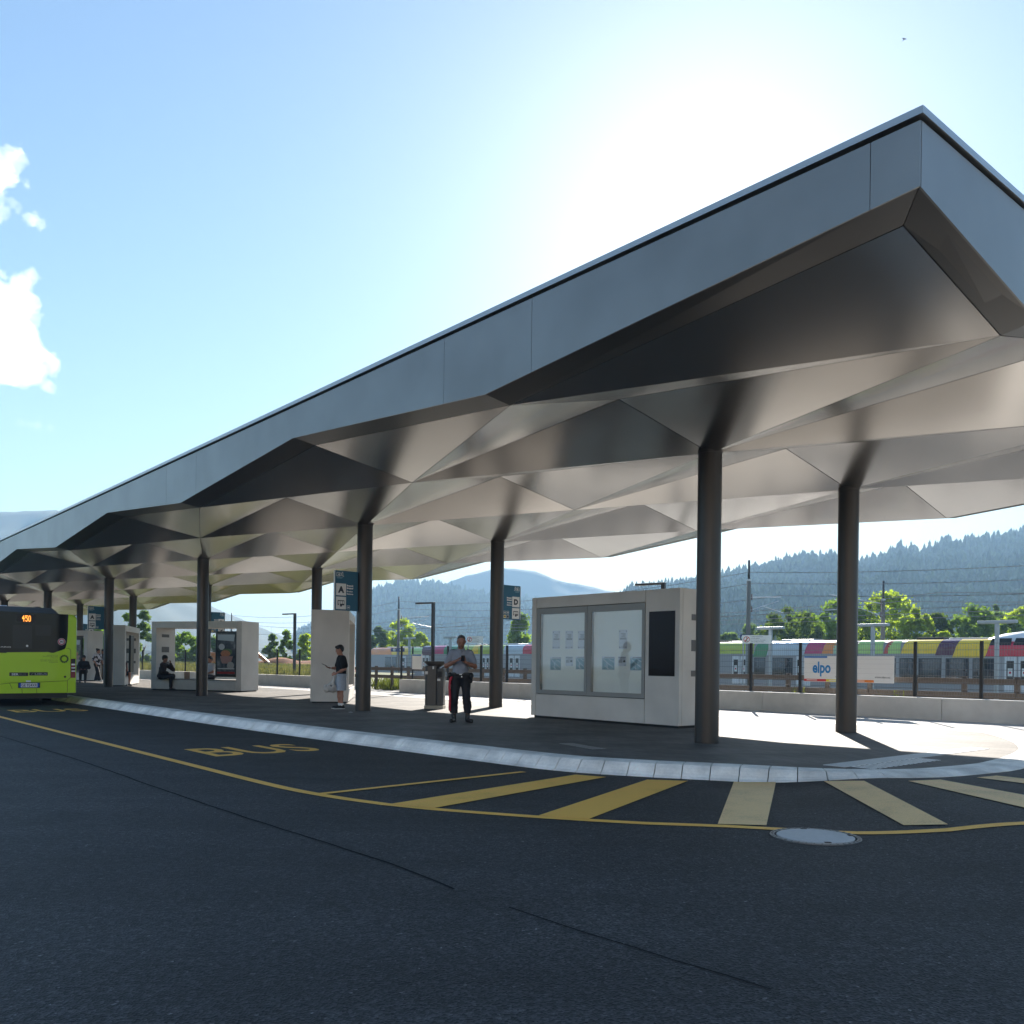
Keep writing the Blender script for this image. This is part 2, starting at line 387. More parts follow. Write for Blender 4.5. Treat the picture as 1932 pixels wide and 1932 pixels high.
# ---------------- platform island
toe = [(78,-4.06),(40,-4.06),(20,-4.06),(10.3,-4.06),(6,-3.96),(3.3,-3.84),(1.3,-3.75),(-.35,-3.6),(-1.34,-3.2),(-2.33,-2.6),(-2.9,-2.3),(-3.5,-1.87),(-4.06,-1.05),(-4.28,.1),(-4.3,.8),(-4.1,2.2),(-3.72,3.6),(-3.05,5.05),(-1.95,6.72),(-1.3,7.0),(-.3,6.95),(1.2,6.75),(4,6.55),(11,6.5),(25,6.5),(78,6.5)]
TP = catmull(toe, .1)
SL = [0.0]
for a, c in zip(TP, TP[1:]): SL.append(SL[-1]+(c-a).length)
def at_s(s):
    s = max(0, min(SL[-1]-1e-6, s))
    lo, hi = 0, len(SL)-1
    while hi-lo > 1:
        mid = (lo+hi)//2
        if SL[mid] <= s: lo = mid
        else: hi = mid
    t = (s-SL[lo])/max(1e-9, SL[hi]-SL[lo]); p = TP[lo].lerp(TP[hi], t)
    a, c = TP[max(0, lo-3)], TP[min(len(TP)-1, hi+3)]
    d = (c-a).normalized(); return p, Vector((-d.y, d.x, 0))      # point, direction to the inside or outside
def outer_z(p):
    w = W(p.x, p.y)
    back = sm(1.0, 3.2, p.y)
    return (road_z(w.x, w.y))*(1-back) + (-.042)*back
inside = Vector((20, 1, 0))
def inward(p, nn):
    c = Vector((max(p.x, 2.0), 1.6, 0)); return nn if nn.dot(c-p) > 0 else -nn
KW = .46
# paved area inside the kerbs
b = MB(); poly = []
for k in range(int(SL[-1]/.4)+1):
    p, nn = at_s(k*.4); q = p + inward(p, nn)*(KW+.004); w = W(q.x, q.y); poly.append((w.x, w.y, 0.0))
m = len(poly)
b.v = [(x, y, 0) for x, y, z in poly] + [(x, y, -.3) for x, y, z in poly]
half = m//2
b.f.append(tuple(range(m))); b.m.append(0)
for i in range(m): j = (i+1) % m; b.f.append((i, j, m+j, m+i)); b.m.append(0)
pave = b.obj('pavement', PAVER, kind='structure')
bm = bmesh.new(); bm.from_mesh(pave.data); bmesh.ops.triangulate(bm, faces=[f for f in bm.faces if len(f.verts) > 4]); bmesh.ops.recalc_face_normals(bm, faces=bm.faces); bm.to_mesh(pave.data); bm.free()
# kerb stones, one object each
def kerb_stone(s0, s1):
    bb = MB(); steps = max(1, int((s1-s0)/.17)); rows = []
    for k in range(steps+1):
        s = s0 + (s1-s0)*k/steps
        p, nn = at_s(s); nn = inward(p, nn); h = -outer_z(p); hh = h
        prof = [(KW, -.001), (KW-.2, .0), (KW-.28, -.012*hh/.16), (KW-.33, -.05*hh/.16), (KW-.37, -.10*hh/.16), (KW-.41, -.135*hh/.16), (.0, -hh+.004), (.0, -hh-.12), (KW, -.3)]
        row = []
        for d, z in prof:
            q = p+nn*d; w = W(q.x, q.y); row.append((w.x, w.y, z+.002))
        rows.append(row)
    n = len(rows[0])
    for r in rows: bb.v += r
    for k in range(steps):
        for q in range(n):
            bb.f.append((k*n+q, k*n+(q+1) % n, (k+1)*n+(q+1) % n, (k+1)*n+q)); bb.m.append(0)
    bb.f.append(tuple(range(n))); bb.m.append(0); bb.f.append(tuple(range(steps*n+n-1, steps*n-1, -1))); bb.m.append(0)
    o = bb.obj('kerb_stone', KERBM, pave)
    bm = bmesh.new(); bm.from_mesh(o.data); bmesh.ops.recalc_face_normals(bm, faces=bm.faces); bm.to_mesh(o.data); bm.free()
    return o
s = 0.0; s_curve0 = next(SL[i] for i, p in enumerate(TP) if p.x < 1.0); s_curve1 = next(SL[i] for i, p in enumerate(TP) if p.y > 6.4 and p.x > 1.5)
while s < SL[-1]-.3:
    far = s < s_curve0-34 or s > s_curve1+30
    ln = (2.0 if far else 1.0) if (s < s_curve0-.2 or s > s_curve1) else .335
    s1 = min(SL[-1], s+ln)
    kerb_stone(s+.006, s1-.006); s = s1
# tactile paving: a row of flat slabs and a row of ribbed slabs, and a ribbed strip in the shade
TACT = pbr('tactile_slab', (.62,.61,.59), .6, var=.08, vscale=8, bump=.2, bscale=60)
WHITEB = pbr('white_ribs', (.86,.85,.83), .5, var=.04)
tp = empty('tactile_strip', W(-3.0, 0), TH, label='pale tactile paving strip with ribbed slabs near the rounded end of the platform', cat='tactile paving')
for k in range(13):
    MB().b2((-.10, .0, .0), (.19, .32, .006)).obj('slab', TACT, tp).location = (0, 1.05-k*.325, 0)   # local y runs to -v
MB().b2((-.21, -.02, 0), (.085, 1.80, .001)).obj('channel', DARKM, tp).location = (-.2, 1.24-1.80+.03, 0)
for k in range(14):
    MB().b2((-.21, 0, 0), (.085, .07, .0028)).obj('rib', WHITEB, tp).location = (-.2, 1.18-k*.13, 0)
tp2 = empty('tactile_strip', W(.65, -2.12), TH-.25, label='grey ribbed tactile strip in the shade beside the kerb before the glazed kiosk', cat='tactile paving')
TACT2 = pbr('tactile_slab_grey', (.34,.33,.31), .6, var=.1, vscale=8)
MB().b2((-.03, -.125, 0), (1.0, .125, .001)).obj('channel', DARKM, tp2).location = (-.5, 0, 0)
for k in range(12):
    MB().b2((0, -.12, 0), (.042, .12, .003)).obj('rib', TACT2, tp2).location = (-.5+k*.085, 0, 0)
ps = gp(661.5, 1344); sc_ = MB(); sc_.add([(-.05,-.03,.002),(.04,-.035,.006),(.055,.025,.003),(-.01,.04,.012),(-.045,.03,.002)], [(0,1,2,3,4)]); sc_.prism([(-.05,-.03,.001),(.04,-.035,.001),(.055,.025,.001),(-.045,.03,.001)], (0,0,.004))
o = sc_.obj('paper_scrap', pbr('scrap_paper', (.75,.75,.73), .8)); o.location = ps; tag(o, 'tiny white scrap of paper on the dark paving by the column with sign A', 'litter')
# manhole
mc = gp(1538.3, 1564.8, -.1); mz = road_z(mc.x, mc.y)
IRON = pbr('cast_iron', (.16,.165,.17), .42, metal=.55, var=.2, vscale=30, bump=.3, bscale=90)
mh = empty('manhole_cover', (mc.x, mc.y, mz), 0, label='round cast iron manhole cover set in the asphalt on the yellow line', cat='manhole cover')
def ring(r0, r1, z0, z1, n=48):
    bb = MB(); bb.lathe([(r0, z0), (r0, z1), (r1, z1), (r1, z0)], n); bb.f = bb.f[:-2]; bb.m = bb.m[:-2]; return bb
ring(.318, .352, -.05, .008).obj('rim', IRON, mh)
bb = MB(); bb.lathe([(.30, -.04), (.30, .009), (.29, .012), (.001, .012)], 48); bb.obj('lid', pbr('manhole_concrete', (.42,.42,.42), .5, var=.15, vscale=25, bump=.3, bscale=80), mh)
for k in range(36):
    an = 2*pi*k/36
    MB().box((.335*cos(an), .335*sin(an), .009), (.018, .012, .006), rz=an).obj('tread', IRON, mh)
for an in (pi/2, -pi/2, .05): MB().box((.285*cos(an), .285*sin(an), .013), (.03, .05, .004), rz=an).obj('lifting_slot', DARKM, mh)
mq = strip_quads([(-4.34-.02, -4.94+.02), (-4.62, -4.74)], .11)
# forecourt behind the island
b = MB()
fz = -.040
for q in ([(-60,1.3),(-4.0,1.3),(-4.0,12.4),(-60,12.4)], [(-4.0,1.3),(80,1.3),(80,12.4),(-4.0,12.4)]):
    pts = [W(u, v) for u, v in q]; b.add([(p.x, p.y, fz) for p in pts], [(0,1,2,3)])
fc = b.obj('forecourt', FORE, kind='structure')
for p in fc.data.polygons:
    if p.normal.z < 0: p.flip()

# ================================================================== CANOPY
can = empty('station_canopy', W(0, 0), 0, label='long folded metal bus station canopy on dark round columns', cat='canopy')
can_o = W(0, 0)
NI = 15
def lu(i): return -5.1 if i == -1 else (NI*DU-.1 if i == NI else i*DU)
def lv(j): return -4.13 if j == -2 else (8.353 if j == 4 else j*DV)
def lz(i, j): return ZL if (i+j) % 2 == 0 else ZH
def lzb(i, j): return lz(i, j) - (.065 if i in (-1, NI) or j in (-2, 4) else 0)
UE0, UE1, VF0, VF1 = -5.43, NI*DU+.25, -4.54, 8.763
def LP(u, v, z): return W(u, v, z) - can_o
def plate(pts, name, mat, th=.02, inset=.008, up=None):
    pts = [Vector(p) for p in pts]; c = sum(pts, Vector())/len(pts)
    n = Vector()
    for i in range(len(pts)): n += (pts[i]-c).cross(pts[(i+1) % len(pts)]-c)
    n.normalize()
    if up is not None and n.dot(up) < 0: n = -n
    q = []
    k = len(pts)
    nn = Vector()
    for i in range(k): nn += (pts[i]-c).cross(pts[(i+1) % k]-c)
    nn.normalize()
    for i in range(k):
        a, p, d = pts[i-1], pts[i], pts[(i+1) % k]
        e1 = (p-a).normalized(); e2 = (d-p).normalized()
        m1 = nn.cross(e1); m2 = nn.cross(e2)          # inward normals
        den = 1+m1.dot(m2)
        q.append(p + (m1+m2)*(inset/max(.25, den)))
    bb = MB(); bb.prism(q, n*th); return bb.obj(name, mat, can)
UPV = Vector((0,0,1))
for i in range(-1, NI):
    for j in range(-2, 4):
        c = [(i,j),(i+1,j),(i+1,j+1),(i,j+1)]
        P = [LP(lu(a), lv(d), lzb(a,d)) for a, d in c]
        if (i+j) % 2 == 0: tris = [(0,1,2),(0,2,3)]
        else: tris = [(0,1,3),(1,2,3)]
        for t in tris: plate([P[k] for k in t], 'soffit_panel', SOFF, up=UPV)
for i in range(-1, NI):
    for jj, vo in ((-2, VF0), (4, VF1)):
        uo0 = UE0 if i == -1 else lu(i); uo1 = UE1 if i == NI-1 else lu(i+1)
        q = [LP(lu(i), lv(jj), lzb(i,jj)), LP(lu(i+1), lv(jj), lzb(i+1,jj)), LP(uo1, vo, lz(i+1,jj)), LP(uo0, vo, lz(i,jj))]
        plate(q, 'soffit_trim', SOFFE, up=UPV, inset=.003)
for j in range(-2, 4):
    for ii, uo in ((-1, UE0), (NI, UE1)):
        vo0 = VF0 if j == -2 else lv(j); vo1 = VF1 if j == 3 else lv(j+1)
        q = [LP(lu(ii), lv(j), lzb(ii,j)), LP(lu(ii), lv(j+1), lzb(ii,j+1)), LP(uo, vo1, lz(ii,j+1)), LP(uo, vo0, lz(ii,j))]
        plate(q, 'soffit_trim', SOFFE, up=UPV, inset=.003)
# fascia
ZF = ZT-.092
def fascia_poly(along, c0, c1, kinks, zfun, mk):
    xs = [c0]+[k for k in kinks if c0+.02 < k < c1-.02]+[c1]
    low = [mk(x, zfun(x)) for x in xs]; return low + [mk(c1, ZF), mk(c0, ZF)]
def zint(x, knots, zs):
    for a, c, za, zc in zip(knots, knots[1:], zs, zs[1:]):
        if a-1e-6 <= x <= c+1e-6: return za+(zc-za)*(x-a)/(c-a)
    return zs[0] if x < knots[0] else zs[-1]
ku = [UE0]+[lu(i) for i in range(0, NI)]+[UE1]
joints = [UE0, -5.02]
k = 0
while 10.4*k < UE1-2: joints += [DU*2*k-.87, DU*2*k+.87]; k += 1
joints = [q for q in joints if q < UE1-.5]+[UE1]
for jj, vo, inn in ((-2, VF0, 1), (4, VF1, -1)):
    zs = [lz(-1,jj)]+[lz(i,jj) for i in range(0, NI)]+[lz(NI,jj)]
    for c0, c1 in zip(joints, joints[1:]):
        pl = fascia_poly(U, c0+.003, c1-.003, ku, lambda x: zint(x, ku, zs)-.012, lambda x, z: LP(x, vo, z))
        MB().prism(pl, V*(.018*inn)).obj('fascia_panel', FASC, can)
kv = [VF0]+[lv(j) for j in range(-1, 4)]+[VF1]
for ii, uo, inn in ((-1, UE0, 1), (NI, UE1, -1)):
    zs = [lz(ii,-2)]+[lz(ii,j) for j in range(-1, 4)]+[lz(ii,4)]
    jv = [VF0+.019, VF0+4.2, VF0+8.4, VF1-.019]
    for c0, c1 in zip(jv, jv[1:]):
        pl = fascia_poly(V, c0+.002, c1-.002, kv, lambda x: zint(x, kv, zs)-.012, lambda x, z: LP(uo, x, z))
        MB().prism(pl, U*(.018*inn)).obj('fascia_panel', FASC, can)
# recess, coping and roof
def ub(u0, u1, v0, v1, z0, z1):
    return [LP(u0,v0,z0), LP(u1,v0,z0), LP(u1,v1,z0), LP(u0,v1,z0)], Vector((0,0,z1-z0))
MB().prism(*ub(UE0+.06, UE1-.06, VF0+.06, VF1-.06, ZF-.02, ZT-.03)).obj('roof_deck', DARKM, can)
COPE = pbr('coping_metal', (.42,.43,.44), .3, metal=.8, var=.05)
cw = .10; pr = .03
c0, c1, d0, d1 = UE0-pr, UE1+pr, VF0-pr, VF1+pr
MB().prism(*ub(c0, c1, d0, d0+cw, ZT-.06, ZT)).obj('coping', COPE, can)
MB().prism(*ub(c0, c1, d1-cw, d1, ZT-.06, ZT)).obj('coping', COPE, can)
MB().prism(*ub(c0, c0+cw, d0+cw, d1-cw, ZT-.06, ZT)).obj('coping', COPE, can)
MB().prism(*ub(c1-cw, c1, d0+cw, d1-cw, ZT-.06, ZT)).obj('coping', COPE, can)
MB().prism(*ub(c0+cw, c1-cw, d0+cw, d1-cw, ZT-.05, ZT-.02)).obj('roof_sheet', COPE, can)
# columns
COLR = .187
bb = MB(); bb.lathe([(COLR, 0), (COLR, ZL-.02), (COLR+.006, ZL-.02), (COLR+.006, ZL+.05)], 40)
cme = bb.mesh('column', COLM); 
first = None
for i in range(0, NI, 2):
    for j in (0, 2):
        o = bpy.data.objects.new('column', cme); COL.objects.link(o); o.parent = can; o.location = W(i*DU, j*DV)-can_o
        if first is None: first = o; auto_smooth(o, 40)
# ================================================================== PLATFORM FURNITURE
WHITEP = pbr('white_panel', (.78,.77,.75), .45, var=.03)
BLUEP = pbr('sign_blue', (.012,.105,.185), .4, var=.05)
BLACKP = pbr('black_plastic', (.012,.012,.013), .35)
DGREY = pbr('dark_grey_paint', (.05,.055,.062), .45, metal=.2)
INK = pbr('printed_ink', (.03,.035,.05), .6)
STEEL = pbr('galvanised_steel', (.42,.44,.46), .38, metal=.7, var=.1, vscale=6)
def glass_mat(name='window_glass', tint=(.97,.98,.97), refl=.05):
    m = bpy.data.materials.new(name); m.use_nodes = True; nt = m.node_tree; N = nt.nodes; L = nt.links; N.clear()
    o = N.new('ShaderNodeOutputMaterial'); t = N.new('ShaderNodeBsdfTransparent'); t.inputs[0].default_value = (*tint, 1)
    g = N.new('ShaderNodeBsdfGlossy'); g.inputs['Roughness'].default_value = .02; g.inputs[0].default_value = (1,1,1,1)
    f = N.new('ShaderNodeFresnel'); f.inputs[0].default_value = 1.5
    a = N.new('ShaderNodeMath'); a.operation = 'ADD'; a.inputs[1].default_value = refl; a.use_clamp = True
    gg = N.new('ShaderNodeNewGeometry'); iv = N.new('ShaderNodeMath'); iv.operation = 'SUBTRACT'; iv.inputs[0].default_value = 1; L.new(gg.outputs['Backfacing'], iv.inputs[1]); mu = N.new('ShaderNodeMath'); mu.operation = 'MULTIPLY'; L.new(a.outputs[0], mu.inputs[0]); L.new(iv.outputs[0], mu.inputs[1])
    L.new(f.outputs[0], a.inputs[0]); x = N.new('ShaderNodeMixShader'); L.new(mu.outputs[0], x.inputs[0]); L.new(t.outputs[0], x.inputs[1]); L.new(g.outputs[0], x.inputs[2]); L.new(x.outputs[0], o.inputs[0])
    return m
GLASS = glass_mat()
DGLASS = pbr('dark_glass', (.008,.009,.010), .05, spec=.3, var=.1)

# ---- shelters: local x runs along the front from the corner, y to the back, front face at y = 0
SH_L, SH_D, SH_H = 4.2, 1.08, 2.7
SLOT = pbr('slot_recess', (.13,.125,.12), .6)
def lframe(loc, th):
    """front runs along th; the back lies to the right of it"""
    return loc
def shelter_root(name, loc, th, **kw):
    """empty whose local +x points along th and whose local +y points to the back (mirror-free: the back is at -90 deg from th)"""
    return empty(name, loc, th, **kw)
def yb(y): return -y                          # the back of a shelter is at local -y
def sbox(x0, x1, y0, y1, z0, z1): return MB().b2((x0, yb(y1), z0), (x1, yb(y0), z1))
def slots(parent, x, y0, y1, face):
    for z0, z1 in ((2.09,2.21),(1.49,1.71),(1.0,1.115)):
        MB().b2((x-.004 if face > 0 else x, yb(y1), z0), (x if face > 0 else x+.004, yb(y0), z1)).obj('slot_plate', SLOT, parent)
def shelter(loc, th, label, poster=None, L=SH_L, outside_slots=False, D=SH_D):
    r = shelter_root('waiting_shelter', loc, th, label=label, cat='shelter', group='white clad waiting shelters on the platform')
    g = .006
    sbox(.24+g, L-.24-g, 0, D, .04, .40).obj('base_panel', CLAD, r, bevel=.006)
    sbox(.24+g, L-.24-g, .03, D-.03, .408, .45).obj('bench_seat', pbr('bench_slab', (.30,.285,.265), .55, var=.08), r, bevel=.006)
    sbox(.24+g, L-.24-g, 0, D, 2.45, SH_H).obj('lintel', CLAD, r, bevel=.006)
    for x0, x1 in ((0, .24), (L-.24, L)):
        w = sbox(x0, x1, 0, D, .04, SH_H).obj('end_wall', CLAD, r, bevel=.008)
    sbox(.05, L-.05, .05, D-.05, 0, .042).obj('plinth', DARKM, r)
    slots(r, L-.24-.002, .30, .72, 1); slots(r, .242, .30, .72, -1)
    if outside_slots: slots(r, -.002, .3, .72, 1)
    return r
def poster_mat():
    m = bpy.data.materials.new('food_poster'); m.use_nodes = True; nt = m.node_tree; N = nt.nodes; L = nt.links; b = N['Principled BSDF']
    tc = N.new('ShaderNodeTexCoord'); n = N.new('ShaderNodeTexNoise'); n.inputs['Scale'].default_value = 3.2; n.inputs['Detail'].default_value = 4
    L.new(tc.outputs['Object'], n.inputs['Vector']); rp = N.new('ShaderNodeValToRGB'); e = rp.color_ramp.elements
    e[0].position = .3; e[0].color = (.03,.035,.045,1); e[1].position = .75; e[1].color = (.42,.42,.42,1)
    k = e.new(.5); k.color = (.10,.11,.13,1); k = e.new(.62); k.color = (.22,.22,.23,1)
    L.new(n.outputs['Fac'], rp.inputs[0]); L.new(rp.outputs[0], b.inputs['Base Color']); b.inputs['Roughness'].default_value = .25
    return m
POSTER = poster_mat()
def poster_board(r, x0, x1, y):
    z0, z1 = .56, 2.32
    f = sbox(x0, x1, y, y+.09, z0, z1).obj('poster_case', BLACKP, r, bevel=.006)
    yy = y-.004
    p = sbox(x0+.06, x1-.07, yy-.002, yy, z0+.10, z1-.09).obj('poster', POSTER, f)
    cx = (x0+x1)/2
    def flat(name, pts, mat, dy):
        MB().prism([(a, yb(yy-.003-dy), c) for a, c in pts], (0, .0015, 0)).obj(name, mat, f)
    def blob(cx_, cz, rx, rz, n=18): return [(cx_+rx*cos(2*pi*k/n), cz+rz*sin(2*pi*k/n)) for k in range(n)]
    flat('poster_print', [(x0+.09, 2.19), (x1-.10, 2.19), (x1-.10, 1.98), (x0+.13, 1.93)], pbr('p_pale', (.5,.55,.58), .3), .0)
    pk = pbr('p_bowl', (.45,.25,.22), .3); gr = pbr('p_green', (.13,.22,.08), .3, var=.5, vscale=14); orr = pbr('p_salmon', (.55,.22,.12), .3, var=.4, vscale=20); wh = pbr('p_white', (.6,.6,.6), .3); red = pbr('p_red', (.30,.02,.025), .3)
    flat('poster_print', blob(cx-.05, 1.52, .24, .13), gr, .001); flat('poster_print', blob(cx+.02, 1.46, .22, .13), orr, .002)
    flat('poster_print', [(cx-.33, 1.36), (cx+.28, 1.36), (cx+.18, 1.08), (cx-.22, 1.08)], pk, .003)
    flat('poster_print', blob(cx-.22, 1.0, .16, .15), pbr('p_mushroom', (.42,.40,.38), .3), .004); flat('poster_print', blob(cx+.2, 1.72, .14, .12), wh, .001)
    flat('poster_print', [(x0+.08, .76), (x1-.09, .76), (x1-.09, .68), (x0+.08, .68)], red, .004)
    flat('poster_print', [(x0+.10, .90), (x1-.12, .90), (x1-.12, .86), (x0+.10, .86)], wh, .004)
    return f
sh2 = shelter(gp(454.7,1305.8), radians(160.4), 'white clad shelter with a food poster, two people sitting on its bench', L=4.25)
poster_board(sh2, .32, 1.30, .14)
sh15 = shelter(gp(656.8,1326.7)-Vector((cos(radians(7.6)),sin(radians(7.6)),0))*SH_D, radians(97.6), 'shelter showing its pale end wall behind the boy with the phone')
sh3 = shelter(gp(235,1294.7,0)-Vector((cos(radians(14.5)),sin(radians(14.5)),0))*.86, radians(104.5), 'narrow looking shelter with a woman sitting in its sunlit opening, beside a column', D=.86)
sh4 = shelter(gp(164,1285,0), radians(160.4), 'far shelter half hidden behind the lime green bus')
poster_board(sh4, .5, 1.35, .1)
for sft in (sh15, sh3):
    poster_board(sft, 2.7, 3.6, .6)

# ---- the glazed information kiosk
KT = radians(131.0)
kk = shelter_root('information_kiosk', gp(1280,1375), KT, label='grey clad information kiosk with two glazed notice cases and a dark screen', cat='kiosk')
def kx(zx):                                   # distance along the front of a mark seen in the photograph
    px = (1360+zx*.26915)*.72604; P = gp(1280,1375); a = Vector((cos(KT), sin(KT), 0)); k, _ = ray(px, 1250)
    return (k*P.y-P.x)/(a.x-k*a.y)
x_r, x_l = kx(1172), kx(122); xm = kx(612); L1 = 4.2; g = .007; D = SH_D
core = sbox(.03, L1-.03, .09, D-.03, .05, SH_H-.03).obj('core', DARKM, kk)
sbox(0, x_r-g, 0, .09, .05, SH_H).obj('front_panel', CLAD, kk, bevel=.005)
sbox(x_r+g, x_l-g, 0, .09, 2.455+g, SH_H).obj('lintel_panel', CLAD, kk, bevel=.005)
sbox(x_r+g, x_l-g, 0, .09, .05, .538-g).obj('base_panel', CLAD, kk, bevel=.005)
sbox(x_l+g, L1, 0, .09, .05, SH_H).obj('corner_trim', CLAD, kk, bevel=.005)
sbox(0, .03, .09+g, D, .05, SH_H).obj('side_panel', CLAD, kk, bevel=.004)
sbox(L1-.03, L1, .09+g, D, .05, SH_H).obj('side_panel', CLAD, kk, bevel=.004)
sbox(.03+g, L1-.03-g, D-.03, D, .05, SH_H).obj('back_panel', CLAD, kk, bevel=.004)
sbox(.01, L1-.01, .05, D-.01, SH_H-.03, SH_H-.004).obj('roof_panel', CLAD, kk)
sbox(.05, L1-.05, .06, D-.05, 0, .052).obj('plinth', DARKM, kk)
slots(kk, -.002, .36, D-.05, 1)
s0, s1 = kx(1462), kx(1211)
scr = sbox(s0, s1, -.008, -.001, 1.0, 2.265).obj('screen', pbr('screen_glass', (.010,.004,.005), .12, spec=.15), kk)
CASE = pbr('notice_case_back', (.90,.90,.87), .5, var=.03)
def notice_case(xa, xb, ga, gb):
    """xa..xb the frame, ga..gb the glass"""
    zt, zb = 2.455-g, .538+g; gt, gbm = 2.32, .634
    fr = MB()
    for lo, hi in (((xa,0,zb),(ga,.09,zt)), ((gb,0,zb),(xb,.09,zt)), ((ga,0,gt),(gb,.09,zt)), ((ga,0,zb),(gb,.09,gbm))):
        fr.b2((lo[0], yb(hi[1]), lo[2]), (hi[0], yb(lo[1]), hi[2]))
    f = fr.obj('window_frame', pbr('frame_metal', (.30,.285,.265), .45, metal=.2, var=.04), kk)
    sbox(ga, gb, .082, .0885, gbm, gt).obj('notice_board', CASE, f)
    sbox(ga+.001, gb-.001, .012, .018, gbm+.001, gt-.001).obj('pane', GLASS, f)
    return f
PAPER = pbr('paper', (.70,.72,.80), .7, var=.02); PAPER2 = pbr('map_paper', (.20,.33,.40), .7, var=.5, vscale=18)
def sheet(f, xc, zc, w, h, kind):
    y = .079
    s_ = sbox(xc-w/2, xc+w/2, y-.001, y, zc-h/2, zc+h/2).obj('notice', PAPER, f)
    bb = MB(); yy = y-.0022
    def r_(x0, x1, z0, z1): bb.b2((xc+x0*w, yb(yy), zc+z0*h), (xc+x1*w, yb(yy+.001), zc+z1*h))
    if kind == 'list':
        for cx_ in (-.42, .36): r_(cx_, cx_+.07, .40, .44); r_(cx_, cx_+.09, -.44, -.39)
        for k in range(5): r_(-.3, .28-.1*(k % 3), .30-k*.045, .315-k*.045)
        for k in range(2): r_(-.4, .36, .05-k*.05, .075-k*.05)
        r_(-.30, .3, -.415, -.40)
    elif kind == 'map':
        r_(-.46, .3, .42, .455)
        m = sbox(xc-w*.46, xc+w*.46, yy-.0004, yy+.0006, zc-h*.47, zc+h*.38).obj('notice_map', PAPER2, f)
        q = MB(); yq = yy-.0012
        for (ax, az, cx_, cz) in ((-.4,-.3,.1,.05), (.1,.05,.42,.36), (.1,.05,.05,-.45), (-.1,-.45,.25,-.2), (-.45,.1,-.05,.3)):
            d = Vector((cx_-ax, 0, cz-az)); nn = Vector((-d.z, 0, d.x)).normalized()*.015
            A = Vector((ax, 0, az)); B = A+d
            q.prism([Vector((xc+p.x*w, yb(yq), zc+p.z*h)) for p in (A-nn, B-nn, B+nn, A+nn)], (0, .0006, 0))
        q.obj('notice_map', PAPER, f)
    else:
        r_(-.45, .45, .40, .45); r_(-.40, -.15, -.1, .12)
        for k in range(5): r_(-.05, .42, .10-k*.06, .125-k*.06)
        r_(-.45, -.3, -.42, -.37)
        for k in range(4): r_(-.4, .4-.12*(k % 2), .32-k*.045, .335-k*.045)
    if bb.v: bb.obj('notice_print', INK, f)
xg = [kx(q) for q in (1140, 652, 586, 160)]
c2 = notice_case(x_r+g, xm-.004, xg[0], xg[1]); c1 = notice_case(xm+.004, x_l-g, xg[2], xg[3])
def zz(zx, zy):                               # height of a mark on the front
    px, py = (1360+zx*.26915)*.72604, (1480+zy*.26915)*.72604
    t = kx(zx); P = gp(1280,1375)+Vector((cos(KT), sin(KT), 0))*t; return HC + ray(px, py)[1]*P.y
def nsheet(f, zx, zy0, zy1, zw, kind):
    w = abs(kx(zx-zw/2)-kx(zx+zw/2)); z0, z1 = zz(zx, zy1), zz(zx, zy0); sheet(f, kx(zx), (z0+z1)/2, w, z1-z0, kind)
for zx in (290, 415, 535): nsheet(c1, zx, 590, 765, 72, 'list')
nsheet(c1, 287, 845, 972, 108, 'map'); nsheet(c1, 418, 840, 930, 72, 'card'); nsheet(c1, 526, 840, 965, 92, 'map')
nsheet(c2, 935, 580, 765, 80, 'list'); nsheet(c2, 795, 840, 970, 125, 'map'); nsheet(c2, 928, 840, 932, 78, 'card'); nsheet(c2, 1068, 840, 975, 128, 'map')

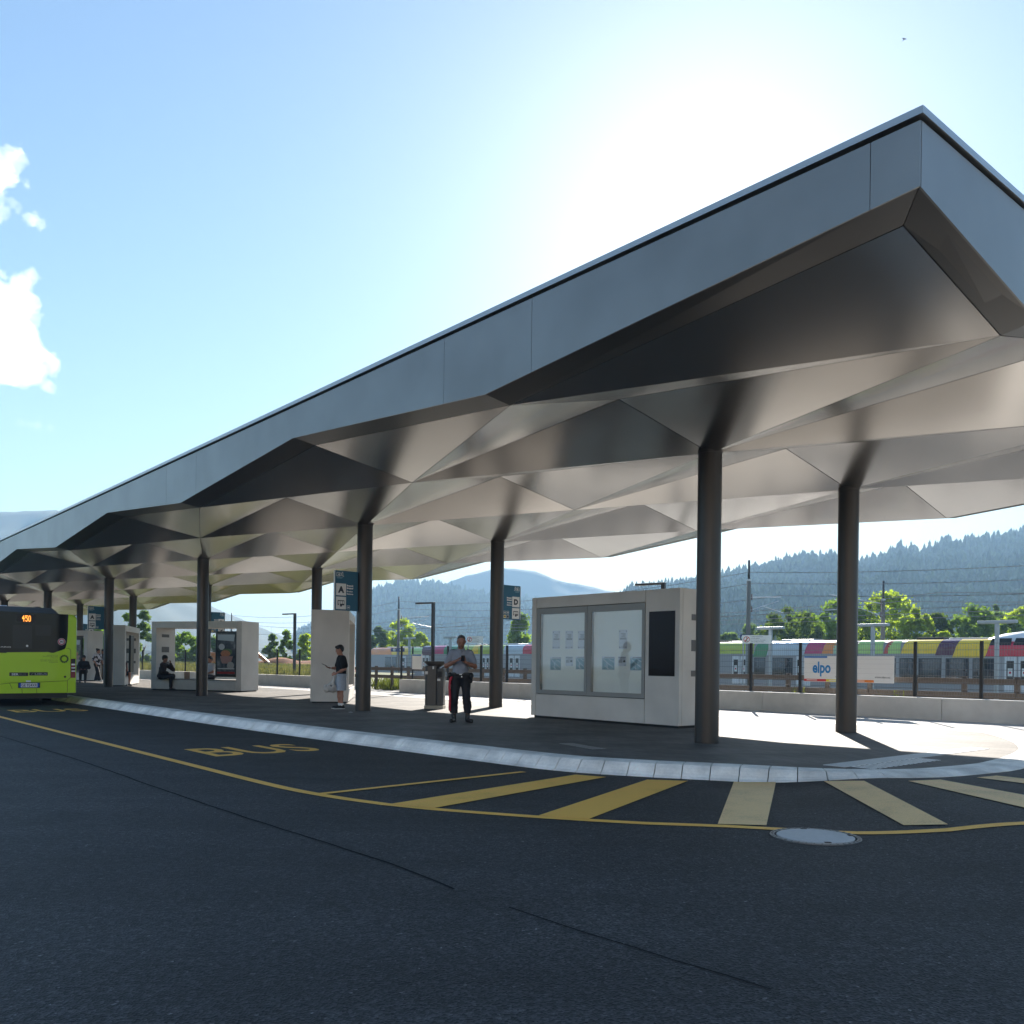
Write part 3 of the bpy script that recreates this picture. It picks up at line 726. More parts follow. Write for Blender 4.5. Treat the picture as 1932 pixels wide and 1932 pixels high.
# ---- stop signs on the columns
def stop_sign(i, j, side, letter, label, icons=False):
    base = W(i*DU, j*DV); r = empty('stop_sign', base, 0, label=label, cat='stop sign', group='blue bus stop signs on the columns')
    z0, z1 = 2.44, 3.40; x0, x1 = .20, .83
    o = -U*.03
    def lo(x, z, dy=0): return V*(x*side) + o - U*dy + Vector((0,0,z))
    def rect(name, xa, xb, za, zb, mat, dy, th=.002, par=r):
        MB().prism([lo(xa,za,dy), lo(xb,za,dy), lo(xb,zb,dy), lo(xa,zb,dy)], -U*th).obj(name, mat, par)
    MB().prism([lo(x0,z0,-.05), lo(x1,z0,-.05), lo(x1,z1,-.05), lo(x0,z1,-.05)], -U*.05).obj('board', BLUEP, r)
    MB().prism([lo(x1,z0,-.05), lo(x1+.012,z0,-.05), lo(x1+.012,z1,-.05), lo(x1,z1,-.05)], -U*.052).obj('edge_trim', WHITEP, r)
    for z in (z0+.15, z1-.15): MB().prism([lo(.15,z,-.04), lo(.21,z,-.04), lo(.21,z+.05,-.04), lo(.15,z+.05,-.04)], -U*.03).obj('bracket', DGREY, r)
    xo = x1-.03                                   # outer side carries the white squares
    sq = .27
    rect('letter_field', xo-sq, xo, z0+.36, z0+.36+.29, WHITEP, .001)
    rect('pictogram_field', xo-sq, xo, z0+.03, z0+.03+.30, WHITEP, .001)
    xc = side*(xo-sq/2)
    def put(body, x, z, h, mat, bold=.0, align='CENTER', w=None, dy=.004):
        M = frame(base*0 + V*x + o - U*dy + Vector((0,0,z)), V, Vector((0,0,1)))
        me = text_mesh(body, h/.7, .0008, align, bold); me.transform(M); me.materials.clear(); me.materials.append(mat)
        t = bpy.data.objects.new('lettering', me); COL.objects.link(t); t.parent = r
    put(letter, xc, z0+.36+.075, .14, INK, .012)
    # bus pictogram
    def bar(xa, xb, za, zb, mat=INK, dy=.003): rect('pictogram', xo-sq/2+xa*side, xo-sq/2+xb*side, za, zb, mat, dy)
    cz = z0+.17
    bar(-.09, .09, cz+.055, cz+.075); bar(-.09, -.075, cz-.02, cz+.055); bar(-.03, -.02, cz-.01, cz+.055); bar(.035, .045, cz-.01, cz+.055); bar(.08, .09, cz-.02, cz+.055)
    bar(-.03, .09, cz-.045, cz-.01); bar(-.09, -.06, cz-.045, cz-.01)
    w_ = MB()
    c = lo(xo-sq/2-.0*side, cz-.05, .0035)
    w_.prism([c + V*(.03*cos(2*pi*k/14)) + Vector((0,0,.03*sin(2*pi*k/14))) for k in range(14)], -U*.002); w_.obj('pictogram', INK, r)
    # names
    xt = xo-sq-.025 if side > 0 else xo-sq-.02
    for k, (t, bd) in enumerate((('Bruneck', .004), ('Bahnhof', .004), ('Brunico', .002), ('Stazione', .002))):
        put(t, side*xt, z0+.59-k*.062-(.012 if k > 1 else 0), .036, WHITEP, bd, 'RIGHT' if side > 0 else 'LEFT')
    # logo: a rounded frame with a tick, dissolving into dots
    lx = xo-.005; lz = z1-.14
    def dot(a, c_, s_): rect('logo', lx-a-s_, lx-a, lz+c_, lz+c_+s_, WHITEP, .002)
    for a, c_, wd, hg in ((0,0,.012,.09), (0,.082,.10,.012), (0,0,.10,.012)): rect('logo', lx-a-wd, lx-a, lz+c_, lz+c_+hg, WHITEP, .002)
    MB().prism([lo(lx-.03,lz+.06,.002), lo(lx-.055,lz+.03,.002), lo(lx-.115,lz+.085,.002), lo(lx-.055,lz+.055,.002)], -U*.002).obj('logo', WHITEP, r)
    MB().prism([lo(lx-.02,lz+.02,.002), lo(lx-.09,lz+.02,.002), lo(lx-.1,lz+.06,.002), lo(lx-.055,lz+.02,.002)], -U*.002).obj('logo', WHITEP, r)
    for a, c_ in ((.11,.01),(.13,.035),(.115,.06),(.15,.01),(.14,.075),(.165,.05),(.18,0),(.155,.09)): dot(a, c_, .02)
    rect('small_print', lx-.17, lx, lz-.03, lz-.018, pbr('pale_blue_print', (.2,.36,.45), .5), .002); rect('small_print', lx-.15, lx-.01, lz-.05, lz-.038, MATS['pale_blue_print'], .002)
    # small symbols
    def sym(xa, za, mat, fill=None):
        s_ = .085
        rect('symbol', xa, xa+s_, za, za+s_, mat, .002)
        rect('symbol', xa+.008, xa+s_-.008, za+.008, za+s_-.008, fill or BLUEP, .004)
        rect('symbol', xa+.02, xa+s_-.02, za+.03, za+.055, mat if fill is None else INK, .006)
    if icons:
        sym(.22, z0+.15, WHITEP); sym(.33, z0+.15, WHITEP); sym(.22, z0+.04, WHITEP, pbr('sign_yellow', (.8,.6,.1), .5)); sym(.33, z0+.04, WHITEP, DGREY)
    else: sym(xo-sq-.11, z0+.04, WHITEP)
    return r
stop_sign(2, 0, -1, 'A', 'blue stop sign with letter A on the column beside the boy with the phone')
stop_sign(2, 2, 1, 'D', 'blue stop sign with letter D on the column left of the glazed kiosk', True)
stop_sign(6, 0, -1, 'A', 'blue stop sign with letter A on the dark column nearest the bus')
stop_sign(6, 2, 1, 'D', 'blue stop sign peeping over the roof of the shelter with the poster', True)
stop_sign(10, 2, 1, 'C', 'blue stop sign with letter C behind the far shelter near the bus', True)

# ---- litter bin
bn = empty('litter_bin', gp(820.5,1337), radians(-6), label='tall dark grey litter bin with a bowl ashtray on a pale stone foot', cat='litter bin')
BINM = pbr('bin_steel', (.085,.082,.08), .45, metal=.35, var=.1, vscale=5)
MB().box((0,0,.045), (.50,.40,.09)).obj('foot', pbr('stone_foot', (.42,.38,.31), .8, var=.1), bn, bevel=.01)
def half(x0, x1, z0, z1, r=.06):
    p = [(x0,-.17),(x1-r,-.19),(x1,-.13),(x1,.15),(x1-r,.19),(x0,.19)] if x1 > x0 else [(x0,-.17),(x0,.19),(x1+r,.19),(x1,.15),(x1,-.13),(x1+r,-.19)]
    return MB().prism([(a, c, z0) for a, c in p], (0,0,z1-z0))
half(.062, -.245, .09, 1.13).obj('body', BINM, bn, bevel=.015); half(.078, .245, .09, 1.06).obj('door', BINM, bn, bevel=.015)
MB().b2((.058,-.15,.09), (.082,.17,1.1)).obj('gap_core', DARKM, bn)
q = MB(); q.lathe([(.10,.0),(.20,.05),(.285,.12),(.30,.16),(.285,.165),(.24,.11),(.12,.06),(.001,.05)], 28, (0,0,1.08)); o = q.obj('bowl', BINM, bn); auto_smooth(o); o.scale = (1,.8,1)
MB().b2((.10,-.197,.83), (.21,-.18,.98)).obj('slot', DARKM, bn)
MB().b2((-.23,-.195,.90), (-.16,-.186,.98)).obj('sticker', WHITEP, bn); MB().b2((.09,-.2,.735), (.17,-.187,.79)).obj('sticker', WHITEP, bn)
MB().b2((-.04,-.196,1.04), (.0,-.18,1.11)).obj('sticker', WHITEP, bn)
# ---- street lamps: slim posts with a flat arm
def lamp(loc, h, arm, label):
    r = empty('street_lamp', loc, TH+pi/2+.25, label=label, cat='street lamp', group='slim dark lamp posts behind the platform')
    MB().box((0,0,h/2), (.12,.12,h)).obj('post', DGREY, r, bevel=.01)
    MB().box((0,-arm/2+.06,h+.03), (.13,arm,.06), M=Matrix.Rotation(0, 4, 'X')).obj('arm', DGREY, r, bevel=.008)
    MB().box((0,0,.01), (.22,.22,.02)).obj('foot_plate', DGREY, r)
    MB().box((0,-arm+.25,h-.004), (.09,.4,.008)).obj('light_panel', pbr('lamp_lens', (.5,.5,.48), .3), r)
    return r
for px, ytop, lab in ((817.7,1136,'slim dark lamp post rising behind the litter bin'), (556.5,1157,'slim dark lamp post between the poster shelter and the pale end wall'), (1252,1099,'lamp post peeping over the roof of the glazed kiosk')):
    k, e = ray(px, ytop); Y = (3.72-HC)/e; lamp((k*Y, Y, -.04), 3.70, 1.0, lab)
# ================================================================== HOUSES ACROSS THE SQUARE (behind the viewer; seen in the panes and lighting the shade)
def house(loc, rz, w, d, h, col, label, floors=3, roofc=(.16,.07,.05)):
    r = empty('town_house', loc, rz, label=label, cat='house')
    WALL = pbr('render_'+label.split()[0], col, .85, var=.05, vscale=.6); RF = pbr('roof_tiles', roofc, .8, var=.2, vscale=3)
    MB().b2((-w/2,-d/2,0), (w/2,d/2,h)).obj('wall', WALL, r)
    q = MB(); q.prism([(-w/2-.5,-d/2-.6,h-.05),(-w/2-.5,d/2+.6,h-.05),(-w/2-.5,0,h+d*.32)], (w+1,0,0)); q.obj('roof', RF, r)
    n = int(w/3)
    for f in range(floors):
        for k in range(n):
            x = -w/2+w*(k+.5)/n; z = 1.0+f*(h-.6)/floors
            fr = MB().b2((x-.65,d/2-.02,z-.08), (x+.65,d/2+.04,z+1.55)).obj('window', WHITEP, r)
            MB().b2((x-.57,d/2+.035,z), (x+.57,d/2+.045,z+1.47)).obj('pane', DGLASS, fr)
house((-26,-30,-.16), .12, 20, 11, 9.5, (.66,.50,.42), 'salmon house with a gabled tile roof across the square')
house((2,-36,-.16), -.05, 22, 11, 10.5, (.72,.68,.60), 'cream house with rows of white windows across the square')
house((30,-32,-.16), -.3, 20, 11, 9.0, (.68,.64,.58), 'ivory house at the corner of the square')
b = MB(); b.add([(-60,-60,-.15),(60,-60,-.15),(60,-9,-.15),(-60,-9,-.15)], [(0,1,2,3)]); b.obj('bounce_pavement', FORE, kind='structure')  # unseen pale paving, added to bounce sunlight into the shade
# ================================================================== BUS
LIME = pbr('lime_paint', (.47,.70,.004), .28, coat=.3, var=.03, vscale=2)
LIMED = pbr('lime_groove', (.10,.17,.004), .5)
def bus_build():
    BW, BH, BL = 2.55, 2.64, 11.9
    o0 = W(19.35, -4.25); zr = road_z(o0.x, o0.y)
    # local x to the right along the rear (V), local y forward (U): put the root at the rear right corner
    r = empty('city_bus', (o0.x, o0.y, zr), atan2(V.y, V.x), label='lime green city bus seen from behind at the kerb', cat='bus')
    # V rotated +90 degrees gives local y; V x U: U is at +... check the handedness
    sgn = 1 if V.cross(U).z > 0 else -1
    def P(x, y, z): return (x, y*sgn, z)
    def sec(y, ins, zb, zt, rad=.16):
        x0, x1 = -BW+ins, -ins; pts = []
        z1 = zt-ins*.6
        pts += [(x0, zb), (x1, zb)]
        for k in range(5): an = k/4*pi/2; pts.append((x1-rad+rad*cos(an), z1-rad+rad*sin(an)))
        for k in range(5): an = pi/2+k/4*pi/2; pts.append((x0+rad+rad*cos(an), z1-rad+rad*sin(an)))
        return [P(x, y, z) for x, z in pts]
    prof = [(0.0,.05),(.02,.025),(.07,.006),(.14,0),(BL-.3,0),(BL-.08,.03),(BL,.10)]
    bb = MB(); rows = [sec(y, i, .36, BH) for y, i in prof]; n = len(rows[0])
    for q in rows: bb.v += q
    for k in range(len(rows)-1):
        for q in range(n): bb.f.append((k*n+q, k*n+(q+1) % n, (k+1)*n+(q+1) % n, (k+1)*n+q)); bb.m.append(0)
    bb.f.append(tuple(range(n))); bb.f.append(tuple(range(len(rows)*n-1, (len(rows)-1)*n-1, -1))); bb.m += [0, 0]
    body = bb.obj('body', LIME, r)
    bm = bmesh.new(); bm.from_mesh(body.data); bmesh.ops.recalc_face_normals(bm, faces=bm.faces); bm.to_mesh(body.data); bm.free(); auto_smooth(body, 30)
    # marks seen in the enlarged photograph -> rear plane
    def rp(zx, zy):
        px, py = zx*.16562*.72604, (1540+zy*.16563)*.72604
        k, e = ray(px, py); a = V; t = (k*o0.y-o0.x)/(a.x-k*a.y); p = o0 + a*t
        return t, HC + (ray(px, py)[1])*p.y - zr
    def flat(name, pts, mat, par=r, y=-.004, th=.006):
        q = [P(x, y, z) for x, z in pts]; return MB().prism(q, P(0, -th, 0)).obj(name, mat, par)
    def mk(pts): return [rp(*q) for q in pts]
    def rectz(x0, y0, x1, y1): 
        a, b_ = rp(x0, y0); c, d = rp(x1, y1); return [(a, b_), (c, b_), (c, d), (a, d)]
    xl = -BW+.10
    wz = rp(110, 935)[1]; zt = BH+.012
    win = [(xl+.02, zt), (-.26, zt-.02)] + mk([(1066,600),(1052,770),(1030,860),(985,925),(930,941),(810,946),(755,932),(110,936),(92,946)])
    win = [(x, min(z, zt)) for x, z in win] + [(xl, wz-.02)]
    w_ = flat('rear_window', win, DGLASS, y=-.002, th=.004)
    SEAT = pbr('seat_grey', (.05,.05,.052), .8)
    flat('window_tint', rectz(200, 505, 500, 880), pbr('tint_a', (.02,.021,.023), .25), w_, -.006, .001)
    flat('window_tint', rectz(555, 505, 800, 680), pbr('tint_b', (.017,.018,.02), .25), w_, -.006, .001)
    # route number in amber dots
    LED = pbr('amber_led', (.9,.3,.03), .4, emis=(1.0,.28,.04), estr=1.6)
    DIG = {'4': ('0010','0110','1010','1111','0010','0010','0010'), '5': ('1111','1000','1110','0001','0001','1001','0110'), '0': ('0110','1001','1001','1001','1001','1001','0110')}
    disp = flat('route_display', rectz(250, 340, 560, 475), BLACKP, w_, -.006, .002)
    x0, zt_ = rp(348, 356); x1, zb_ = rp(484, 458)
    dm = MB(); cw = (x1-x0)/14; ch = (zt_-zb_)/7
    for d, chh in enumerate('450'):
        for ry, row in enumerate(DIG[chh]):
            for cx_, bit in enumerate(row):
                if bit == '1':
                    cx, cz = x0+(d*4.9+cx_+.5)*cw, zt_-(ry+.5)*ch
                    dm.box(P(cx, -.0095, cz), (cw*.85, .002, ch*.8))
    dm.obj('route_number', LED, disp)
    # speed sticker
    def disc(name, cx, cz, rx, mat, y, par): flat(name, [(cx+rx*cos(2*pi*k/20), cz+rx*sin(2*pi*k/20)) for k in range(20)], mat, par, y, .0012)
    sx, sz = rp(966, 770); sr = abs(rp(1026, 770)[0]-sx)
    disc('speed_sticker', sx, sz, sr, WHITEP, -.0065, w_); disc('speed_sticker', sx, sz, sr*.93, pbr('sticker_red', (.45,.04,.08), .4), -.0078, w_); disc('speed_sticker', sx, sz, sr*.62, WHITEP, -.009, w_)
    def word(body, zx0, zy0, zx1, zy1, mat, par, y=-.008, bold=0.0):
        (a, zt1), (c, zb1) = rp(zx0, zy0), rp(zx1, zy1)
        M = frame(P(a, y, zb1), (1,0,0), (0,0,1)); me = text_mesh(body, 1, .0006, 'LEFT', bold)
        xs = [v.co.x for v in me.vertices]; ys = [v.co.y for v in me.vertices]
        for v in me.vertices: v.co.x = (v.co.x-min(xs))/(max(xs)-min(xs))*(c-a); v.co.y = (v.co.y-min(ys))/(max(ys)-min(ys))*(zt1-zb1); v.co.z *= 1
        me.transform(M); me.materials.clear(); me.materials.append(mat); o = bpy.data.objects.new('lettering', me); COL.objects.link(o); o.parent = par; return o
    word('80', 940, 752, 998, 788, INK, w_, -.0105, .02)
    CHR = pbr('chrome_letter', (.7,.7,.72), .3, metal=.6)
    word('ARO', 5, 842, 172, 862, CHR, w_, -.007, .01)
    flat('star_badge', [(rp(425,835)[0]+.03*cos(2*pi*k/12), rp(425,835)[1]+.03*sin(2*pi*k/12)) for k in range(12)], CHR, w_, -.0065, .002)
    # rear flap, grooves
    flap = flat('rear_flap', [(xl, wz-.05)] + mk([(800,960),(1030,880),(1070,875),(1098,895),(1106,925),(1104,1330),(1085,1365),(1050,1380)]) + [(rp(620,1392)[0], rp(620,1392)[1]), (xl, rp(300,1396)[1])], LIME, y=-.0015, th=.012)
    def groove(x0, y0, x1, y1, w=.012, par=r, mat=LIMED, y=-.0005, th=.003):
        a, c = Vector((*rp(x0,y0),)), Vector((*rp(x1,y1),)); d = (c-a).normalized(); nn = Vector((-d.y, d.x))*w/2
        flat('groove', [tuple(a-nn), tuple(c-nn), tuple(c+nn), tuple(a+nn)], mat, par, y, th)
    for g_ in ((1057,1385,1057,1560),(342,1505,350,1585),(575,1500,575,1580),(150,1420,190,1508),(150,1418,620,1404),(620,1404,1050,1383),(0,1437,150,1420)): groove(*g_)
    for g_ in ((1030,876,1070,872),(1070,872,1100,892),(1100,892,1108,925),(1108,925,1106,1330),(1106,1330,1050,1384)): groove(*g_, y=-.0138)
    # badges and letters on the flap
    bd = flat('badge', rectz(145,1252,440,1308), BLACKP, flap, -.014, .003); word('SER', 180, 1264, 290, 1298, WHITEP, flap, -.018, .02); word('BUS', 298, 1266, 410, 1296, pbr('badge_grey', (.12,.12,.12), .5), flap, -.018, .02)
    flat('badge', rectz(458,1248,746,1300), BLACKP, flap, -.014, .003); word('LIBUS', 545, 1260, 735, 1290, pbr('badge_pale', (.35,.36,.36), .5), flap, -.018, .02)
    flat('badge_tick', mk([(480,1272),(492,1284),(528,1262),(494,1276)]), MATS['badge_pale'], flap, -.0175, .001)
    GT = pbr('dark_green_print', (.06,.12,.01), .5)
    for a, y0, c, y1 in ((735,980,905,988),(670,996,905,1006),(790,1022,905,1030),(632,1052,905,1062),(632,1070,905,1080),(770,1092,905,1100)): word('Nahverkehr Trasporto locale' if c-a > 200 else 'trasporto', a, y0-4, c, y1+4, GT, flap, -.0142)
    ex, ez = rp(1006,1040); er = abs(rp(1066,1040)[0]-ex)
    em = MB()
    for k in range(13):
        an = 2*pi*k/13
        for q in range(1):
            c = [(ex+er*(rr)*cos(an+da), ez+er*rr*sin(an+da)) for rr, da in ((.68,-.2),(1.0,-.32),(1.28,0),(1.0,.30),(.68,.2))]
            em.prism([P(x, -.0142, z) for x, z in c], P(0,-.0012,0))
    em.obj('emblem', GT, flap)
    disc('flap_lock', *rp(1018,1320), .03, BLACKP, -.0145, flap)
    # number plate
    pl = flat('number_plate', rectz(282,1412,625,1494), pbr('plate_frame', (.01,.02,.05), .4), r, -.016, .012)
    flat('plate_face', rectz(325,1420,582,1484), WHITEP, pl, -.029, .0015); flat('plate_band', rectz(300,1420,325,1484), pbr('plate_blue', (.01,.09,.5), .4), pl, -.029, .0015); flat('plate_band', rectz(582,1420,606,1484), MATS['plate_blue'], pl, -.029, .0015)
    word('GE 924XR', 332, 1430, 576, 1474, INK, pl, -.032, .01)
    flat('plate_light', rectz(405,1378,478,1402), WHITEP, r, -.018, .03)
    # tail light cluster, wraps the corner
    tl = flat('tail_light', mk([(1108,1040),(1180,1035),(1180,1335),(1104,1335)]) , pbr('tail_red', (.22,.008,.02), .12, spec=.6), r, .012, .03)
    for y0, y1, m in ((1040,1110,BLACKP),(1115,1140,WHITEP),(1170,1190,WHITEP),(1195,1215,BLACKP),(1222,1240,WHITEP)):
        flat('lens', rectz(1118,y0,1178,y1), m, tl, -.019, .004)
    (a, _), (c, _) = rp(0,1), rp(1,1)
    flat('tail_light', [(xl+.01, rp(0,1040)[1]), (xl+.10, rp(0,1040)[1]), (xl+.10, rp(0,1335)[1]), (xl+.01, rp(0,1335)[1])], MATS['tail_red'], r, .012, .03)
    # bumper underside, roof unit
    MB().b2(P(-BW+.2, .25, .2), P(-.2, BL-.3, .40)).obj('chassis', BLACKP, r)
    q = MB(); q.prism([P(-BW+.35, .12, BH-.02), P(-.45, .12, BH-.02), P(-.62, .26, BH+.17), P(-BW+.55, .26, BH+.17)], P(0, 2.6, 0)); q.obj('roof_unit', pbr('roof_unit_paint', (.06,.065,.07), .4), r, bevel=.02)
    q = MB(); q.prism([P(-BW+.30, .5, BH-.02), P(-1.55, .5, BH-.02), P(-1.7, .7, BH+.21), P(-BW+.5, .7, BH+.21)], P(0, 3.4, 0)); q.obj('roof_unit', pbr('roof_white', (.6,.63,.66), .35), r, bevel=.02)
    # right side: windows, doors, wheels
    for k in range(6):
        y0 = .7+k*1.85
        MB().b2(P(-.008, y0, 1.05), P(.004, y0+1.7, 2.35)).obj('side_window', DGLASS, r)
        MB().b2(P(-BW-.004, y0, 1.05), P(-BW+.008, y0+1.7, 2.35)).obj('side_window', DGLASS, r)
    for y in (3.0, 9.2):
        for x in (-.16, -BW+.16):
            wl = MB(); wl.lathe([(.30,-.14),(.47,-.13),(.48,-.1),(.48,.1),(.47,.13),(.30,.14)], 24); w2 = wl.obj('wheel', BLACKP, r); w2.rotation_euler = (0, pi/2, 0); w2.location = P(x, y, .48)
            rm = MB(); rm.lathe([(.01,-.1),(.29,-.145),(.29,.145),(.01,.1)], 20); rm.obj('rim', STEEL, w2)
    return r
bus = bus_build()

# ================================================================== WALL, FENCE, RAILING
Wd = Vector((.69218, -.72172, 0)); Wn = Vector((.72172, .69218, 0)); W0 = Vector((-4.72, 37.34, 0)); WT = atan2(Wd.y, Wd.x)
def wp(s, n, z=0): return W0 + Wd*s + Wn*n + Vector((0,0,z))
def s_at(px, n):
    k, _ = ray(px, 1250); P = wp(0, n); return (k*P.y-P.x)/(Wd.x-k*Wd.y)
def wall(s0, s1, label, step=2.45):
    r = empty('concrete_wall', wp(s0, 0), WT, label=label, cat='wall')
    n = max(1, round((s1-s0)/step)); l = (s1-s0)/n
    for k in range(n):
        MB().b2((k*l+.005, 0, -.06), ((k+1)*l-.005, .5, .50)).obj('wall_panel', CONC, r, bevel=.012)
    MB().b2((.05, .03, -.06), (s1-s0-.05, .47, .485)).obj('joint_core', pbr('joint_grey', (.13,.13,.13), .9), r)
    return r
wall(0, 34, 'long low concrete wall below the sponsor banner at the edge of the forecourt')
sw = s_at(662, 0)
wall(-44, sw, 'low concrete wall behind the poster shelter with weeds growing beyond it')
# station platform and track bed beyond the wall
b = MB(); b.add([wp(-1.0,.5,-.02), wp(60,.5,-.02), wp(60,9,-.02), wp(-1.0,9,-.02)], [(0,1,2,3)]); b.obj('station_platform', pbr('platform_paving', (.34,.335,.32), .8, var=.12, vscale=3), kind='structure')
FENCEM = pbr('fence_black', (.012,.013,.015), .5, metal=.2); WIREM = pbr('fence_wire', (.14,.14,.15), .35, metal=.7)
BAN = pbr('banner_cloth', (.80,.80,.80), .6, var=.02, bump=.1, bscale=3)
def fence(posts, z0, z1, n, label):
    r = empty('mesh_fence', wp(posts[0], n), WT, label=label, cat='fence'); s0 = posts[0]
    for s in posts:
        MB().b2((s-s0-.035, -.03, z0-.02), (s-s0+.035, .03, z1+.05)).obj('post', FENCEM, r)
    for a, c in zip(posts, posts[1:]):
        q = MB(); m = int((c-a)/.06)
        for k in range(1, m):
            x = a-s0+(c-a)*k/m; q.b2((x-.0017, .028, z0+.06), (x+.0017, .032, z1))
        for k in range(9):
            z = z0+.06+(z1-z0-.06)*k/8; q.b2((a-s0+.03, .034, z-.005), (c-s0-.03, .044, z+.005))
        q.obj('mesh_panel', WIREM, r)
    return r
pl = [s_at(757.4,.45), s_at(817,.45)+.0, s_at(845,.45), s_at(907.7,.45), s_at(956.6,.45)]
sR = [s_at(q,.45) for q in (1417,1510,1615,1727,1852)]
mids = [pl[-1]+(sR[0]-pl[-1])*k/7 for k in range(1,7)]
posts = pl+mids+sR+[sR[-1]+1.6*k for k in range(1,6)]
fence(posts, .5, 1.84, .45, 'black post and wire mesh fence standing on the long concrete wall')
fence([-44+2.2*k for k in range(int((sw+44)/2.2)+1)], .5, 1.75, .45, 'black mesh fence on the wall behind the shelters before the meadow')
# banner
b0, b1 = s_at(1517.5,.40), s_at(1687,.40)
def zpt(px, py, n):
    s = s_at(px, n); p = wp(s, n); return HC + ray(px, py)[1]*p.y
zb0, zb1 = zpt(1517.5,1285.5,.40), zpt(1517.5,1237.6,.40)
bn_ = empty('sponsor_banner', wp(b0,.405), WT, label='white banner reading elpo hung on the mesh fence', cat='banner'); bw = b1-b0
MB().b2((0,-.008,zb0), (bw,.008,zb1)).obj('cloth', BAN, bn_)
for x0, x1, m in ((0,.26,(.55,.03,.035)),(.26,.54,(.75,.62,.03)),(.54,.79,(.78,.22,.03)),(.79,1.0,(.75,.76,.78))):
    MB().b2((x0*bw,-.011,zb0+.01), (x1*bw,-.0085,zb0+.075)).obj('colour_band', pbr('band_%d' % int(x0*100), m, .5), bn_)
    MB().b2((x0*bw+.08,-.0125,zb0+.035), (x0*bw+.30*(x1-x0)*bw*2,-.0115,zb0+.055)).obj('band_print', WHITEP, bn_)
MB().b2((0,-.011,zb1-.05), (.27*bw,-.0085,zb1-.005)).obj('colour_band', pbr('band_blue', (.02,.16,.5), .5), bn_)
ELPO = pbr('logo_blue', (.01,.22,.55), .5)
text_obj('lettering', 'elpo', 1, ELPO, frame((bw*.10,-.0095,zb0+.36*(zb1-zb0)), (1,0,0), (0,0,1)), bn_, 'LEFT', .03, width=bw*.21, height=(zb1-zb0)*.58)
text_obj('lettering', 'www.elpo.eu', 1, INK, frame((bw*.80,-.0095,zb0+.13), (1,0,0), (0,0,1)), bn_, 'LEFT', 0, width=bw*.16)
text_obj('lettering', 'network.hub', 1, pbr('print_grey',(.3,.3,.32),.6), frame((bw*.36,-.0095,zb0+.12), (1,0,0), (0,0,1)), bn_, 'LEFT', 0, width=bw*.15)
for z in np.linspace(zb0+.12, zb1-.08, 5): MB().b2((.01,-.0098,z-.002), (bw-.01,-.0085,z+.002)).obj('fold', pbr('fold_grey',(.55,.55,.57),.6), bn_)
# timber railing
WOOD = pbr('weathered_timber', (.115,.095,.08), .85, var=.3, vscale=9, bump=.4, bscale=25)
rl = empty('timber_railing', wp(0,1.1), WT, label='weathered timber railing with two rails running along behind the fence', cat='railing')
s = -7.0; k = 0
st = (s_at(1920,1.1)-s_at(1562,1.1))/4
base = s_at(1562,1.1); ks = range(-22, 12)
for k in ks:
    x = base+k*st
    if x < -6.5: continue
    MB().b2((x-.06,-.05,-.03), (x+.06,.05,1.04)).obj('post', WOOD, rl, bevel=.01)
x = base-20*st
for k in range(-20, 12, 3):
    a, c = base+k*st, base+(k+3)*st
    if a < -6.5: continue
    for z0, z1 in ((.84,.985),(.50,.645)): MB().b2((a+.006,-.095,z0), (c-.006,-.05,z1)).obj('rail', WOOD, rl, bevel=.008)

# ================================================================== RAILWAY
TK = 1.15; T0 = Vector((22.9*TK, 45*TK, 0))
def tt(px, dv=0.0):
    P = T0 + V*dv; k, _ = ray(px, 1250); return (k*P.y-P.x)/(U.x-k*U.y)
def zr_(px, py, dv=0.0):
    t = tt(px, dv); p = T0+V*dv+U*t; return HC + ray(px, py)[1]*p.y
BALL = pbr('ballast', (.16,.15,.14), .95, var=.35, vscale=30, bump=.6, bscale=20)
b = MB(); q = [T0+V*-1.6+U*-30, T0+V*-1.6+U*130, T0+V*40+U*130, T0+V*40+U*-30]; b.add([(p.x,p.y,-.75) for p in q], [(0,3,2,1)]); tb = b.obj('track_bed', BALL, kind='structure')
for p in tb.data.polygons:
    if p.normal.z < 0: p.flip()
RAILM = pbr('rail_steel', (.22,.19,.17), .35, metal=.7)
for dv in (1.43, 6.2):
    rr = empty('railway_track', T0+V*dv, atan2(U.y,U.x), label='railway track beneath the nearer train' if dv < 3 else 'railway track beneath the farther train', cat='track')
    for s_ in (-.72, .72): MB().b2((-30, s_-.035, -.75), (130, s_+.035, -.58)).obj('rail', RAILM, rr)
TGREY = pbr('train_grey', (.33,.32,.325), .5, metal=.15, var=.04); TDARK = pbr('train_under', (.03,.03,.032), .8)
TROOF = pbr('train_roof', (.55,.56,.57), .45, var=.06); TWHITE = pbr('train_white', (.70,.71,.73), .3, coat=.2)
LIV = {'lime': (.46,.55,.05), 'green': (.05,.26,.10), 'sky': (.52,.60,.68), 'magenta': (.55,.03,.14), 'orange': (.85,.27,.05), 'mint': (.42,.58,.38), 'red': (.55,.05,.04), 'yellow': (.95,.62,.02), 'plum': (.085,.012,.05), 'crimson': (.62,.012,.05), 'pink': (.60,.06,.17), 'apple': (.45,.66,.18)}
for k_, v_ in list(LIV.items()): LIV[k_] = pbr('livery_'+k_, v_, .22, coat=.5, var=.02)
ZS, ZB, ZE, ZR_ = -.42, 2.13, 2.52, 2.98        # skirt, band bottom, where the roof curve starts, roof
def tprof(zlo, out=0.0):
    """outline of the near side from zlo up over the curve to the roof"""
    pts = [(-out, zlo), (-out, ZE)]
    for k in range(1, 6):
        a = k/5*pi/2; pts.append((.62*(1-cos(a)) - out*cos(a), ZE+(ZR_-ZE)*sin(a) + out*sin(a)))
    return pts
